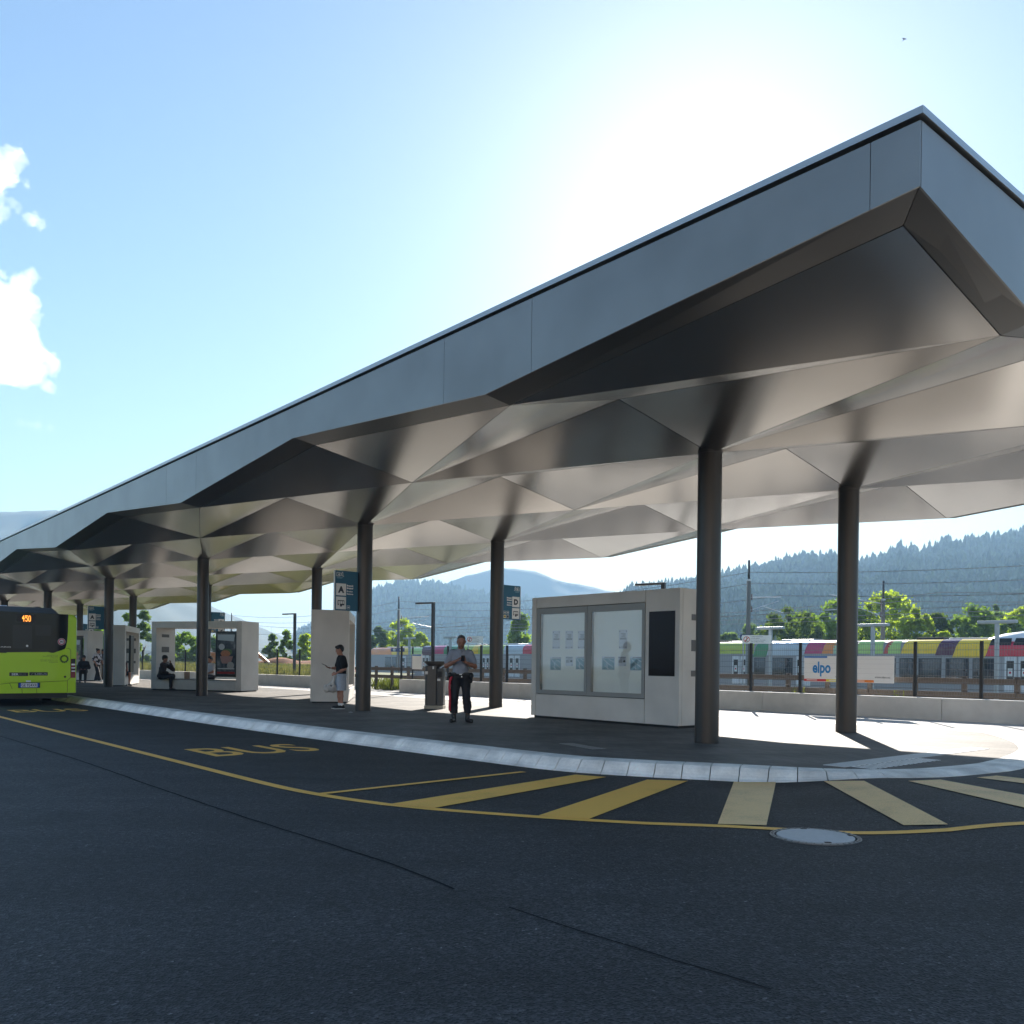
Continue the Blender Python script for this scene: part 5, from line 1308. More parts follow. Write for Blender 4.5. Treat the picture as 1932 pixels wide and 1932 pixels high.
def limb(p0, p1, w0, w1, nm):
    p0, p1 = Vector(p0), Vector(p1); d = (p1-p0).normalized(); n = Vector((-d.z,0,d.x)); q = MB()
    q.prism([p0-n*w0, p1-n*w1, p1+n*w1, p0+n*w0], (0,.35,0)); q.obj(nm, EXO, ex)
limb((.8,.1,1.2),(2.4,.1,2.0),.2,.15,'boom'); limb((2.3,.1,2.05),(3.7,.1,.95),.16,.12,'dipper')
MB().prism([(3.5,-.2,1.0),(3.95,-.2,.9),(4.0,-.2,.3),(3.6,-.2,.2)], (0,.9,0)).obj('bucket', TDARK, ex)
hp = MB(); n = 26; m_ = 12
for i in range(n):
    for j in range(m_):
        x, y = i/(n-1)*2-1, j/(m_-1)*2-1; h = max(0, 1-(x*x+y*y))**.8*(1.3+.5*mnoise.noise(Vector((x*3,y*3,2)))); hp.v.append((x*8, y*3, h-.1))
for i in range(n-1):
    for j in range(m_-1): hp.f.append((i*m_+j, (i+1)*m_+j, (i+1)*m_+j+1, i*m_+j+1)); hp.m.append(0)
k, e = ray(545, 1262); o = hp.obj('soil_heap', pbr('orange_soil', (.30,.12,.05), .95, var=.35, vscale=2, bump=.6, bscale=3), None, True); o.location = (k*80, 80, .1); tag(o, 'low heap of orange soil beyond the wall by the left lamp post', 'soil heap')
# ---------------- hills
def hill(name, prof, r0, r1, zb, mat, rough, back=1.35, rows=26, sub=3):
    """prof: skyline (px, py) in the photograph; the slope climbs from r0 to the ridge at r1"""
    pts = []
    for (a, c), (a2, c2) in zip(prof, prof[1:]):
        m = max(1, int((a2-a)/(14/sub*3))); 
        for k in range(m): t = k/m; pts.append((a+(a2-a)*t, c+(c2-c)*t))
    pts.append(prof[-1]); bb = MB(); n = len(pts); S = []
    for i, (px, py) in enumerate(pts):
        k, e = ray(px, py); H = HC+e*r1
        for j in range(rows+1):
            t = j/rows
            if t <= .8: f = t/.8; Y = r0+(r1-r0)*f; z = zb+(H-zb)*f**.92
            else: f = (t-.8)/.2; Y = r1*(1+(back-1)*f); z = H-(H-zb)*f*.9
            z += rough*mnoise.fractal(Vector((k*Y*.012, Y*.012, 3)), 1.0, 2.0, 4)*(1 if 0 < t < .8 else .3)
            bb.v.append((k*Y, Y, z))
    for i in range(n-1):
        for j in range(rows): bb.f.append((i*(rows+1)+j, (i+1)*(rows+1)+j, (i+1)*(rows+1)+j+1, i*(rows+1)+j+1)); bb.m.append(0)
    o = bb.obj(name, mat, kind='structure', smooth=True); return o, np.array(bb.v).reshape(n, rows+1, 3)
FOREST = pbr('forest_floor', (.022,.035,.016), .95, var=.35, vscale=.02)
def conifers(name, grid, count, hmin, hmax, jmax, mat, seed):
    rg = np.random.default_rng(seed); n, m = grid.shape[:2]
    i = rg.random(count)*(n-1.001); j = rg.random(count)*(jmax)
    i0, j0 = i.astype(int), j.astype(int); fi, fj = (i-i0)[:,None], (j-j0)[:,None]
    p = grid[i0,j0]*(1-fi)*(1-fj)+grid[i0+1,j0]*fi*(1-fj)+grid[i0,j0+1]*(1-fi)*fj+grid[i0+1,j0+1]*fi*fj
    h = hmin+(hmax-hmin)*rg.random(count)**1.4; w = h*(.16+.09*rg.random(count)); broad = rg.random(count) < .5; w = np.where(broad, w*1.5, w); h = np.where(broad, h*.75, h)
    V_, F_ = [], []; K = 7
    an = np.arange(K)*2*pi/K; base = 0; tiers = [(.0,.16,1.0),(.0,.55,.62),(.45,.55,.70),(.45,.85,.32),(.78,.80,.40),(.78,1.0,.02)]
    lev = [(.05,.75),(.18,1.0),(.42,.62),(.46,.80),(.70,.40),(.73,.52),(1.0,.03)]
    nl = len(lev); arr = np.zeros((count, nl, K, 3)); ph = rg.random(count)*6
    for l, (zf, wf) in enumerate(lev):
        jit = .7+.6*rg.random((count, K))
        wfb = np.where(broad[:,None], wf*.5+.5*np.sqrt(max(.02,1-(2*zf-.9)**2)) if abs(2*zf-.9) < 1 else wf, wf)
        arr[:,l,:,0] = p[:,0,None]+np.cos(an[None]+ph[:,None])*w[:,None]*wfb*jit; arr[:,l,:,1] = p[:,1,None]+np.sin(an[None]+ph[:,None])*w[:,None]*wfb*jit
        arr[:,l,:,2] = p[:,2,None]+h[:,None]*(zf+(.05*(rg.random((count,K))-.5) if l < nl-1 else 0))
    vs_ = arr.reshape(-1,3); f = []
    for l in range(nl-1):
        for q in range(K): f.append((l*K+q, l*K+(q+1) % K, (l+1)*K+(q+1) % K, (l+1)*K+q))
    f = np.array(f); off = np.arange(count)*nl*K; F = (f[None]+off[:,None,None]).reshape(-1)
    me = bpy.data.meshes.new(name); nf = len(F)//4; me.vertices.add(len(vs_)); me.loops.add(nf*4); me.polygons.add(nf)
    me.vertices.foreach_set('co', vs_.astype(np.float32).ravel()); me.loops.foreach_set('vertex_index', F.astype(np.int32)); me.polygons.foreach_set('loop_start', np.arange(0,nf*4,4,dtype=np.int32)); me.polygons.foreach_set('loop_total', np.full(nf,4,dtype=np.int32))
    me.materials.append(mat); me.update(); me.validate(); o = bpy.data.objects.new(name, me); COL.objects.link(o); tag(o, kind='stuff'); return o
def up(prof, d): return [(a, c+d) for a, c in prof]
skyR = [(1130,1150),(1190,1112),(1261,1106),(1357,1091),(1445,1074),(1492,1059),(1570,1050),(1626,1062),(1666,1050),(1695,1036),(1718,1034),(1742,1042),(1763,1035),(1783,1024),(1822,1022),(1871,1017),(1926,1004),(2050,985),(2200,982),(2400,1000),(2600,1040)]
hR, gR = hill('forest_hill', up(skyR, 9), 330, 900, -2, FOREST, 9)
CONM = leaf_mat('conifer_green', (.018,.036,.018), (.12,.16,.065), .3, .07)
conifers('forest_trees', gR, 17000, 6, 14, 21.5, CONM, 5)
skyB = [(560,1200),(640,1160),(704,1116),(745,1104),(802,1102),(849,1108),(884,1120),(925,1124),(985,1129),(1080,1152),(1180,1190),(1260,1225)]
hB, gB = hill('wooded_hill', up(skyB, 3), 650, 1200, -2, FOREST, 10)
conifers('hill_trees', gB, 8000, 8, 15, 21.5, CONM, 6)
ROCK = pbr('mountain_forest', (.035,.05,.035), .95, var=.3, vscale=.006)
skyC = [(420,1235),(560,1190),(700,1150),(820,1102),(880,1082),(930,1066),(952,1064),(990,1074),(1031,1082),(1090,1097),(1159,1114),(1260,1150),(1400,1200)]
hill('far_mountain', skyC, 1250, 1500, -2, ROCK, 9)
skyD = [(-700,1010),(-400,970),(-150,955),(0,956),(60,958),(107,961),(160,985),(230,1030),(300,1080),(380,1130),(480,1180),(600,1228)]
hill('left_mountain', skyD, 560, 950, -2, ROCK, 7)

# ================================================================== SKY THINGS
def surface_nets(F, org, h):
    nx, ny, nz = F.shape; S = F < 0
    c = np.zeros((nx-1,ny-1,nz-1), int)
    corners = [(a,b_,d) for a in (0,1) for b_ in (0,1) for d in (0,1)]
    for a,b_,d in corners: c += S[a:nx-1+a, b_:ny-1+b_, d:nz-1+d]
    act = (c > 0) & (c < 8); idx = -np.ones(act.shape, int); cells = np.argwhere(act); idx[act] = np.arange(len(cells))
    acc = np.zeros((len(cells),3)); cnt = np.zeros(len(cells)); I, J, K = cells.T
    for ax in range(3):
        for a in (0,1):
            for b_ in (0,1):
                o0 = [0,0,0]; oth = [q for q in range(3) if q != ax]; o0[oth[0]] = a; o0[oth[1]] = b_; o1 = list(o0); o1[ax] = 1
                f0 = F[I+o0[0],J+o0[1],K+o0[2]]; f1 = F[I+o1[0],J+o1[1],K+o1[2]]; m = (f0 < 0) != (f1 < 0)
                t = np.where(m, f0/np.where(m, f0-f1, 1), 0); pt = np.zeros((len(cells),3)); pt[:,oth[0]] = a; pt[:,oth[1]] = b_; pt[:,ax] = t
                acc += pt*m[:,None]; cnt += m
    v = (cells+acc/np.maximum(cnt,1)[:,None])*h+np.array(org); faces = []
    for ax in range(3):
        sl0 = [slice(None)]*3; sl1 = [slice(None)]*3; sl0[ax] = slice(0,-1); sl1[ax] = slice(1,None)
        a, b_ = S[tuple(sl0)], S[tuple(sl1)]; e = np.argwhere(a != b_); oth = [q for q in range(3) if q != ax]
        ok = np.all((e[:,oth] > 0), axis=1) & np.all(e[:,oth] < np.array([F.shape[q]-1 for q in oth]), axis=1); e = e[ok]
        if not len(e): continue
        fl = a[tuple(e.T)]; quad = []
        for d0, d1 in ((-1,-1),(0,-1),(0,0),(-1,0)):
            q = e.copy(); q[:,oth[0]] += d0; q[:,oth[1]] += d1; quad.append(idx[tuple(q.T)])
        quad = np.stack(quad, 1); rev = fl if ax != 1 else ~fl; quad[~rev] = quad[~rev][:, ::-1]; faces.append(quad)
    return v, np.concatenate(faces)
def np_mesh(name, v, f, mats, smooth=True):
    me = bpy.data.meshes.new(name); n = len(f); me.vertices.add(len(v)); me.loops.add(n*4); me.polygons.add(n)
    me.vertices.foreach_set('co', v.astype(np.float32).ravel()); me.loops.foreach_set('vertex_index', f.astype(np.int32).ravel())
    me.polygons.foreach_set('loop_start', np.arange(0,n*4,4,dtype=np.int32)); me.polygons.foreach_set('loop_total', np.full(n,4,dtype=np.int32))
    for m in (mats if isinstance(mats,(list,tuple)) else [mats]): me.materials.append(m)
    if smooth: me.polygons.foreach_set('use_smooth', [True]*n)
    me.update(); me.validate(); return me
def cloud_mat(dens):
    m = bpy.data.materials.new('cloud_vapour'); m.use_nodes = True; nt = m.node_tree; N = nt.nodes; N.clear(); o = N.new('ShaderNodeOutputMaterial'); p = N.new('ShaderNodeVolumePrincipled')
    p.inputs['Color'].default_value = (1,1,1,1); p.inputs['Density'].default_value = dens; p.inputs['Anisotropy'].default_value = .45; nt.links.new(p.outputs[0], o.inputs['Volume']); return m
def vnoise(X, Y, Z, seed):
    """cheap fractal value noise on a lattice"""
    rg = np.random.default_rng(seed); T = rg.random((32,32,32)); out = np.zeros_like(X); amp = 1; fr = 1
    for _ in range(6):
        x, y, z = X*fr, Y*fr, Z*fr; i, j, k = np.floor(x).astype(int), np.floor(y).astype(int), np.floor(z).astype(int); a, b_, c = x-i, y-j, z-k
        a, b_, c = a*a*(3-2*a), b_*b_*(3-2*b_), c*c*(3-2*c)
        g = lambda d, e_, f: T[(i+d) % 32, (j+e_) % 32, (k+f) % 32]
        v = ((g(0,0,0)*(1-a)+g(1,0,0)*a)*(1-b_)+(g(0,1,0)*(1-a)+g(1,1,0)*a)*b_)*(1-c)+((g(0,0,1)*(1-a)+g(1,0,1)*a)*(1-b_)+(g(0,1,1)*(1-a)+g(1,1,1)*a)*b_)*c
        out += amp*(v-.5); amp *= .55; fr *= 2.1
    return out
def cloud(balls, Y, label, seed, res=84, dens=.0032, namp=.6):
    """balls: (px, py, radius px)"""
    s = Y/FPX; B = []
    for px, py, rad in balls: k, e = ray(px, py); B.append((k*Y, (rng.random()-.5)*rad*s*.5, HC+e*Y, rad*s*.84))
    B = np.array(B); c = B[:,:3].mean(0); B[:,:3] -= c; mr = B[:,3].max(); lo = (B[:,:3]-B[:,3:]*1.6).min(0); hi = (B[:,:3]+B[:,3:]*1.6).max(0); h = (hi-lo).max()/res
    ax = [np.arange(lo[q], hi[q]+h, h) for q in range(3)]; X, Yy, Z = np.meshgrid(*ax, indexing='ij'); F = np.full(X.shape, 1e9)
    for x, y, z, r_ in B:
        d = np.sqrt((X-x)**2+(Yy-y)**2+(Z-z)**2)-r_; k_ = r_*.4; hh = np.clip(.5+.5*(F-d)/k_, 0, 1); F = F*(1-hh)+d*hh-k_*hh*(1-hh)
    F = F + namp*mr*vnoise(X/mr*1.7+7, Yy/mr*1.7+3, Z/mr*1.7+5, seed)*1.6
    for a_ in range(3):
        sl = [slice(None)]*3; sl[a_] = 0; F[tuple(sl)] = 1; sl[a_] = -1; F[tuple(sl)] = 1
    v, f = surface_nets(F, lo, h); o = bpy.data.objects.new('cloud', np_mesh('cloud', v, f, cloud_mat(dens))); COL.objects.link(o); o.location = (c[0], Y+c[1], c[2])
    return tag(o, label, 'cloud', 'white clouds at the left of the sky')
cloud([(-25,560,60),(20,545,42),(-10,620,70),(45,590,30),(35,655,48),(70,700,28),(10,690,45),(-40,690,60)], 4200, 'large white cumulus cloud, lower of those cut by the left edge', 3)
cloud([(-20,330,50),(20,312,26),(-6,362,27),(-46,385,42),(30,335,16)], 4200, 'white cloud cut by the left edge, the topmost one', 4)
cloud([(66,416,17),(76,424,11),(56,408,9)], 4200, 'smallest round white cloud beside the topmost one', 5, 60)
cloud([(40,799,9),(70,803,10),(95,806,8),(55,801,9)], 4200, 'faint thin wisp of cloud below the large cumulus', 6, 60, .0015)
# bird
k, e = ray(1706, 74); Yb = 60; br = empty('bird', (k*Yb, Yb, HC+e*Yb), .3, label='small dark bird gliding high above the roof corner', cat='bird')
BIRD = pbr('bird_dark', (.03,.03,.035), .8)
q = MB(); q.tube([(0,-.10,0),(0,-.05,.005),(0,.03,0),(0,.10,-.005),(0,.16,-.005)], [.008,.028,.03,.016,.006], 10); q.obj('body', BIRD, br, smooth=True)
for s_ in (-1, 1):
    q = MB(); q.prism([(s_*.015,-.035,.01),(s_*.10,-.05,.035),(s_*.20,0,.02),(s_*.11,.02,.03),(s_*.015,.04,.008)], (0,0,.006)); q.obj('wing', BIRD, br)
q = MB(); q.prism([(0,.13,-.005),(.03,.21,-.006),(-.03,.21,-.006)], (0,0,.004)); q.obj('tail', BIRD, br)

# ================================================================== HAZE
hz = bpy.data.materials.new('haze_air'); hz.use_nodes = True; nt = hz.node_tree; nt.nodes.clear(); o_ = nt.nodes.new('ShaderNodeOutputMaterial'); p_ = nt.nodes.new('ShaderNodeVolumePrincipled')
p_.inputs['Color'].default_value = (.47,.72,1,1); p_.inputs['Density'].default_value = .00052; p_.inputs['Anisotropy'].default_value = .0; nt.links.new(p_.outputs[0], o_.inputs['Volume'])
MB().b2((-2950,-480,-4), (2950,3000,190)).obj('haze', hz, kind='stuff')
# ================================================================== PEOPLE
SKIN = pbr('skin', (.42,.20,.13), .5, var=.06, vscale=30); SKIN2 = pbr('skin_tanned', (.30,.14,.09), .5, var=.06, vscale=30)
HAIRD = pbr('dark_hair', (.012,.009,.008), .55, var=.3, vscale=60); EYE = pbr('eye_dark', (.02,.015,.012), .2)
def V3(*a): return np.array(a, float)
class Fig:
    """signed distance figure: tapered capsules and ellipsoids blended smoothly"""
    def __init__(s): s.p = []
    def cap(s, a, b, ra, rb=None, k=.03): s.p.append(('c', np.array(a, float), np.array(b, float), ra, ra if rb is None else rb, k)); return s
    def ell(s, c, r, k=.02, rot=0.0): s.p.append(('e', np.array(c, float), np.array(r, float), rot, 0, k)); return s
    def build(s, h, cuts=(), infl=0.0, wrinkle=0.0, seed=0):
        los, his = [], []
        for t, a, b_, ra, rb, k in s.p:
            if t == 'c': m = max(ra, rb)+infl+.03; los += [np.minimum(a, b_)-m]; his += [np.maximum(a, b_)+m]
            else: m = b_.max()+infl+.03; los += [a-m]; his += [a+m]
        lo, hi = np.min(los, 0)-h, np.max(his, 0)+h; n = np.ceil((hi-lo)/h).astype(int)+1; F = np.full(n, .5, np.float32)
        for t, a, b_, ra, rb, k in s.p:
            if t == 'c': m = max(ra, rb)+infl+k+.05; l, u = np.minimum(a, b_)-m, np.maximum(a, b_)+m
            else: m = b_.max()+infl+k+.05; l, u = a-m, a+m
            i0 = np.maximum(0, np.floor((l-lo)/h).astype(int)); i1 = np.minimum(n, np.ceil((u-lo)/h).astype(int)+1)
            ax = [lo[q]+h*np.arange(i0[q], i1[q]) for q in range(3)]; X, Y, Z = np.meshgrid(*ax, indexing='ij')
            if t == 'c':
                d = b_-a; L2 = max(1e-9, d@d); tt_ = np.clip(((X-a[0])*d[0]+(Y-a[1])*d[1]+(Z-a[2])*d[2])/L2, 0, 1)
                D = np.sqrt((X-a[0]-tt_*d[0])**2+(Y-a[1]-tt_*d[1])**2+(Z-a[2]-tt_*d[2])**2)-(ra+(rb-ra)*tt_)
            else:
                x, y = X-a[0], Y-a[1]; c, s_ = cos(ra), sin(ra); x, y = c*x+s_*y, -s_*x+c*y
                q = np.sqrt((x/b_[0])**2+(y/b_[1])**2+((Z-a[2])/b_[2])**2); D = (q-1)*b_.min()
            D = D-infl; sl = tuple(slice(i0[q], i1[q]) for q in range(3)); G = F[sl]; hh = np.clip(.5+.5*(G-D)/k, 0, 1)
            F[sl] = G*(1-hh)+D*hh-k*hh*(1-hh)
        ax = [lo[q]+h*np.arange(n[q]) for q in range(3)]; X, Y, Z = np.meshgrid(*ax, indexing='ij')
        if wrinkle: F = F + wrinkle*vnoise(X*9+20, Y*9+20, Z*5+20, seed)
        for c in cuts: F = np.maximum(F, c(X, Y, Z))
        for a_ in range(3):
            sl = [slice(None)]*3; sl[a_] = 0; F[tuple(sl)] = .1; sl[a_] = -1; F[tuple(sl)] = .1
        return surface_nets(F, lo, h)
    def obj(s, name, mat, parent, h, **kw):
        v, f = s.build(h, **kw); o = bpy.data.objects.new(name, np_mesh(name, v, f, mat)); COL.objects.link(o); o.parent = parent; return o
def add_head(B, c, f, sc_=1.0):
    """head centred at c, facing the unit vector f (x, y, z)"""
    f = np.array(f, float); f /= np.linalg.norm(f); r = np.cross(f, V3(0,0,1)); r /= np.linalg.norm(r); u = np.cross(r, f); rot = atan2(f[1], f[0])-pi/2
    g = lambda a, b_, d: np.array(c)+(r*a+f*b_+u*d)*sc_
    B.ell(g(0,-.008,.022), np.array((.078,.096,.098))*sc_, .02, rot); B.ell(g(0,.022,-.045), np.array((.060,.070,.075))*sc_, .03, rot)
    B.cap(g(0,.082,.012), g(0,.104,-.018), .010*sc_, .015*sc_, .012)
    B.cap(g(-.03,.078,.030), g(.03,.078,.030), .012*sc_, .012*sc_, .02)
    B.cap(g(-.022,.080,-.058), g(.022,.080,-.058), .009*sc_, .009*sc_, .012); B.cap(g(0,.072,-.088), g(0,.076,-.092), .02*sc_, .02*sc_, .02)
    for q in (-1, 1): B.ell(g(q*.08,-.01,-.01), np.array((.014,.022,.032))*sc_, .01, rot)
    return g
def eyes(g, parent):
    for q in (-1, 1):
        p = g(q*.031,.082,.012); e = MB(); e.lathe([(.001,-.008),(.006,-.005),(.008,0),(.006,.005),(.001,.008)], 8, p); e.obj('eye', EYE, parent)
    p0, p1 = g(-.022,.091,-.060), g(.022,.091,-.060); MB().tube([p0, (p0+p1)/2, p1], .004, 6).obj('mouth', pbr('lip', (.25,.09,.07), .5), parent)
def add_hand(B, wrist, d, palm, side, curl=.5, spread=.012):
    """wrist -> fingers along d; palm: direction the palm faces; side: towards the thumb"""
    d = np.array(d, float); d /= np.linalg.norm(d); palm = np.array(palm, float); palm -= d*(palm@d); palm /= np.linalg.norm(palm); s_ = np.cross(palm, d); s_ *= 1 if (s_@np.array(side)) > 0 else -1
    w = np.array(wrist, float)
    for q in (-.022, -.007, .008, .023): B.cap(w+s_*q*.7, w+d*.075+s_*q, .014, .012, .012)
    for i, (q, l) in enumerate(((.027,.068),(.009,.078),(-.009,.073),(-.027,.056))):
        a = w+d*.085+s_*q; m = a+(d*cos(curl*.6)+palm*sin(curl*.6))*l*.5; e = m+(d*cos(curl*1.8)+palm*sin(curl*1.8))*l*.5
        B.cap(a-d*.02, m, .0095, .0085, .004); B.cap(m, e, .0085, .0070, .004)
    a = w+d*.02+s_*.026; m = a+(d*.7+s_*.6+palm*.3)*.042; e = m+(d*.9+palm*.35+s_*.1)*.032
    B.cap(a, m, .013, .0105, .008); B.cap(m, e, .0105, .0085, .004)
def legs(B, hips, knees, ankles, toes, k=1.0, foot=True):
    for h_, n_, a_, t_ in zip(hips, knees, ankles, toes):
        B.cap(h_, n_, .083*k, .056*k); mid = V3(*n_)*.65+V3(*a_)*.35; B.cap(n_, mid, .054*k, .055*k); B.cap(mid, a_, .055*k, .036*k)
        if foot: B.cap(V3(*a_)+V3(0,0,-.03), t_, .036, .028); B.cap(V3(*a_)+V3(0,0,-.03), V3(*a_)*1.0+V3(0,.03,-.055), .036, .032)
def torso(B, pel, chest, neck, shL, shR, k=1.0, belly=0.0):
    pel, chest, neck, shL, shR = map(lambda q: np.array(q, float), (pel, chest, neck, shL, shR)); r = (shR-shL); r /= np.linalg.norm(r)
    B.cap(pel-r*.07, pel+r*.07, .105*k, .105*k, .05); w = pel*.55+chest*.45
    B.cap(w-r*.055*k, w+r*.055*k, .10*k, .10*k, .06); B.cap(chest-r*.085, chest+r*.085, .105*k, .105*k, .06); B.cap(pel, chest, .11*k, .115*k, .05)
    B.cap(shL*.85+neck*.15+V3(0,0,-.02), shR*.85+neck*.15+V3(0,0,-.02), .062*k, .062*k, .06); B.cap(neck, chest*.3+neck*.7, .055, .07, .05)
    if belly: 
        f = np.cross(V3(0,0,1), r); B.ell(w-f*(-.04)*0+f*.0+V3(0,-.05*belly,-.01), (.135*k,.12,.15), .06)
def arm(B, sh, el, wr, k=1.0):
    B.cap(sh, el, .050*k, .040*k); B.cap(el, V3(*el)*.6+V3(*wr)*.4, .041*k, .038*k); B.cap(V3(*el)*.6+V3(*wr)*.4, wr, .038*k, .025*k)

# --- officer, facing the camera, typing on a phone
def officer(loc, rz):
    R = empty('person', loc, rz, label='officer in grey shirt and dark trousers with red stripe looking at a phone', cat='person')
    B = Fig(); pel = (.0,0,.95); chest = (0,.01,1.27); neck = (0,-.01,1.48); sL, sR = (-.185,.01,1.415), (.185,.01,1.415)
    eL, wL = (-.29,-.04,1.145), (-.075,-.25,1.25); eR, wR = (.29,-.05,1.135), (.11,-.27,1.22)
    hips = [(-.095,0,.91),(.095,0,.91)]; kn = [(-.115,-.03,.50),(.125,-.03,.50)]; an = [(-.13,.01,.09),(.15,.0,.09)]; toe = [(-.17,-.15,.035),(.235,-.12,.035)]
    torso(B, pel, chest, neck, sL, sR, .9, .7); legs(B, hips, kn, an, toe, 1.0); arm(B, sL, eL, wL, 1.1); arm(B, sR, eR, wR, 1.1)
    B.cap(neck, (0,-.04,1.56), .062, .058, .03); g = add_head(B, (.01,-.07,1.635), (.06,-.93,-.45), 1.04)
    add_hand(B, wL, (.55,-.25,.45), (.5,.2,-.5), (.2,-.6,.5), .9); add_hand(B, wR, (-.25,-.35,.6), (-.3,.5,.6), (-.7,-.2,.3), .8)
    body = B.obj('body', SKIN2, R, .0085); eyes(g, body)
    hair = Fig(); hair.ell(g(0,-.024,.052), (.082,.088,.083), .02); hair.obj('hair', pbr('grey_hair', (.06,.052,.048), .7), R, .009, cuts=[lambda X, Y, Z: -(Z-1.675+.35*(Y+.07))])
    brd = Fig(); brd.ell(g(0,.045,-.07), (.060,.052,.045), .02); brd.obj('beard', pbr('grey_beard', (.10,.08,.07), .8), R, .009, cuts=[lambda X, Y, Z: Z-1.598])
    sh = Fig(); torso(sh, pel, chest, neck, sL, sR, .93, 1.0)
    for s_, e_ in ((sL,eL),(sR,eR)): sh.cap(s_, V3(*s_)*.3+V3(*e_)*.7, .052, .058, .015)
    SHIRT = pbr('grey_shirt', (.25,.27,.32), .8, var=.05, vscale=20)
    sh.obj('shirt', SHIRT, R, .0095, infl=.014, wrinkle=.018, seed=2, cuts=[lambda X, Y, Z: .985-Z, lambda X, Y, Z: Z-1.50])
    col_ = Fig(); col_.cap((-.05,-.06,1.47),(.0,-.09,1.44),.022,.018); col_.cap((.05,-.06,1.47),(.0,-.09,1.44),.022,.018); col_.cap((-.05,-.05,1.48),(-.05,.05,1.50),.02,.02); col_.cap((.05,-.05,1.48),(.05,.05,1.50),.02,.02); col_.cap((-.05,.05,1.5),(.05,.05,1.5),.02,.02); col_.obj('collar', SHIRT, R, .009)
    for q in (-1, 1):
        e = MB(); e.box((q*.165,.0,1.478), (.11,.06,.012), M=Matrix.Rotation(q*.28,4,'Y')); e.obj('shoulder_strap', pbr('navy_cloth', (.012,.016,.03), .7), R)
    e = MB(); e.lathe([(.001,-.004),(.03,-.004),(.03,.004),(.001,.004)], 14); o = e.obj('arm_badge', WHITEP, R); o.location = (-.284,-.02,1.30); o.rotation_euler = (0, pi/2+.25, 0)
    tr = Fig(); torso(tr, pel, (0,0,1.1), (0,0,1.15), (-.15,0,1.05), (.15,0,1.05), 1.04); legs(tr, hips, kn, [(a[0],a[1],.20) for a in an], toe, 1.12, False)
    for a_ in an: tr.cap((a_[0],a_[1],.30),(a_[0],a_[1]-.01,.22),.068,.062,.03)
    NAVY = pbr('black_trousers', (.010,.010,.013), .75, var=.2, vscale=15)
    tr.obj('trousers', NAVY, R, .0095, infl=.016, wrinkle=.022, seed=4, cuts=[lambda X, Y, Z: Z-1.01, lambda X, Y, Z: .185-Z])
    st = MB()
    RED = pbr('red_stripe', (.50,.015,.03), .7)
    path = [(-.172,-.085,.93),(-.205,-.06,.84),(-.212,-.065,.70),(-.198,-.075,.52),(-.20,-.055,.40),(-.206,-.045,.30),(-.20,-.04,.23)]
    for a, c in zip(path, path[1:]): 
        a, c = Vector(a), Vector(c); st.prism([a+Vector((-.022,.03,0)), c+Vector((-.022,.03,0)), c+Vector((.016,-.028,0)), a+Vector((.016,-.028,0))], (-.012,-.010,0))
    st.obj('trouser_stripe', RED, R)
    bl = Fig(); bl.cap((-.075,-.005,.985),(.075,-.005,.985),.128,.128,.05); bl.obj('belt', BLACKP, R, .01, infl=.012, cuts=[lambda X, Y, Z: np.abs(Z-.985)-.03])
    MB().box((.005,-.142,.985), (.05,.012,.04)).obj('buckle', STEEL, R)
    MB().box((.03,-.135,.93), (.022,.01,.03)).obj('buckle', STEEL, R)
    po = Fig(); po.ell((-.215,-.03,.96), (.055,.07,.06)); po.cap((-.21,0,.93),(-.205,0,.80),.045,.035); po.obj('holster', BLACKP, R, .01)
    po = Fig(); po.ell((.215,-.04,.95), (.055,.07,.065)); po.cap((.20,-.02,.93),(.205,-.02,.84),.05,.045); po.obj('belt_pouch', BLACKP, R, .01)
    for a_, t_ in zip(an, toe):
        bo = Fig(); bo.cap((a_[0],a_[1]+.0,.24), (a_[0],a_[1],.08), .052, .05); bo.cap((a_[0],a_[1]+.02,.05), t_, .05, .042); bo.cap((a_[0],a_[1]+.04,.035), V3(*t_), .035, .03)
        bo.obj('boot', BLACKP, R, .0095, cuts=[lambda X, Y, Z: .0-Z, lambda X, Y, Z: Z-.245])
    w = MB(); w.tube([(.115+.03*cos(2*pi*k/12)*.9, -.247+.03*sin(2*pi*k/12)*.5, 1.222+.028*sin(2*pi*k/12)) for k in range(13)], .009, 6); w.obj('wrist_watch', STEEL, R)
    ph = empty('phone', Vector(loc)+Matrix.Rotation(rz,3,'Z') @ Vector((.06,-.335,1.30)), rz, label='dark phone held up by the officer in both hands', cat='phone')
    MB().box((0,0,0), (.075,.010,.15), M=Matrix.Rotation(-.75,4,'X')).obj('case', BLACKP, ph, bevel=.003); MB().box((0,.0045,.004), (.068,.003,.138), M=Matrix.Rotation(-.75,4,'X')).obj('display', DGLASS, ph)
    return R
officer(gp(868,1362.5), 0.0)

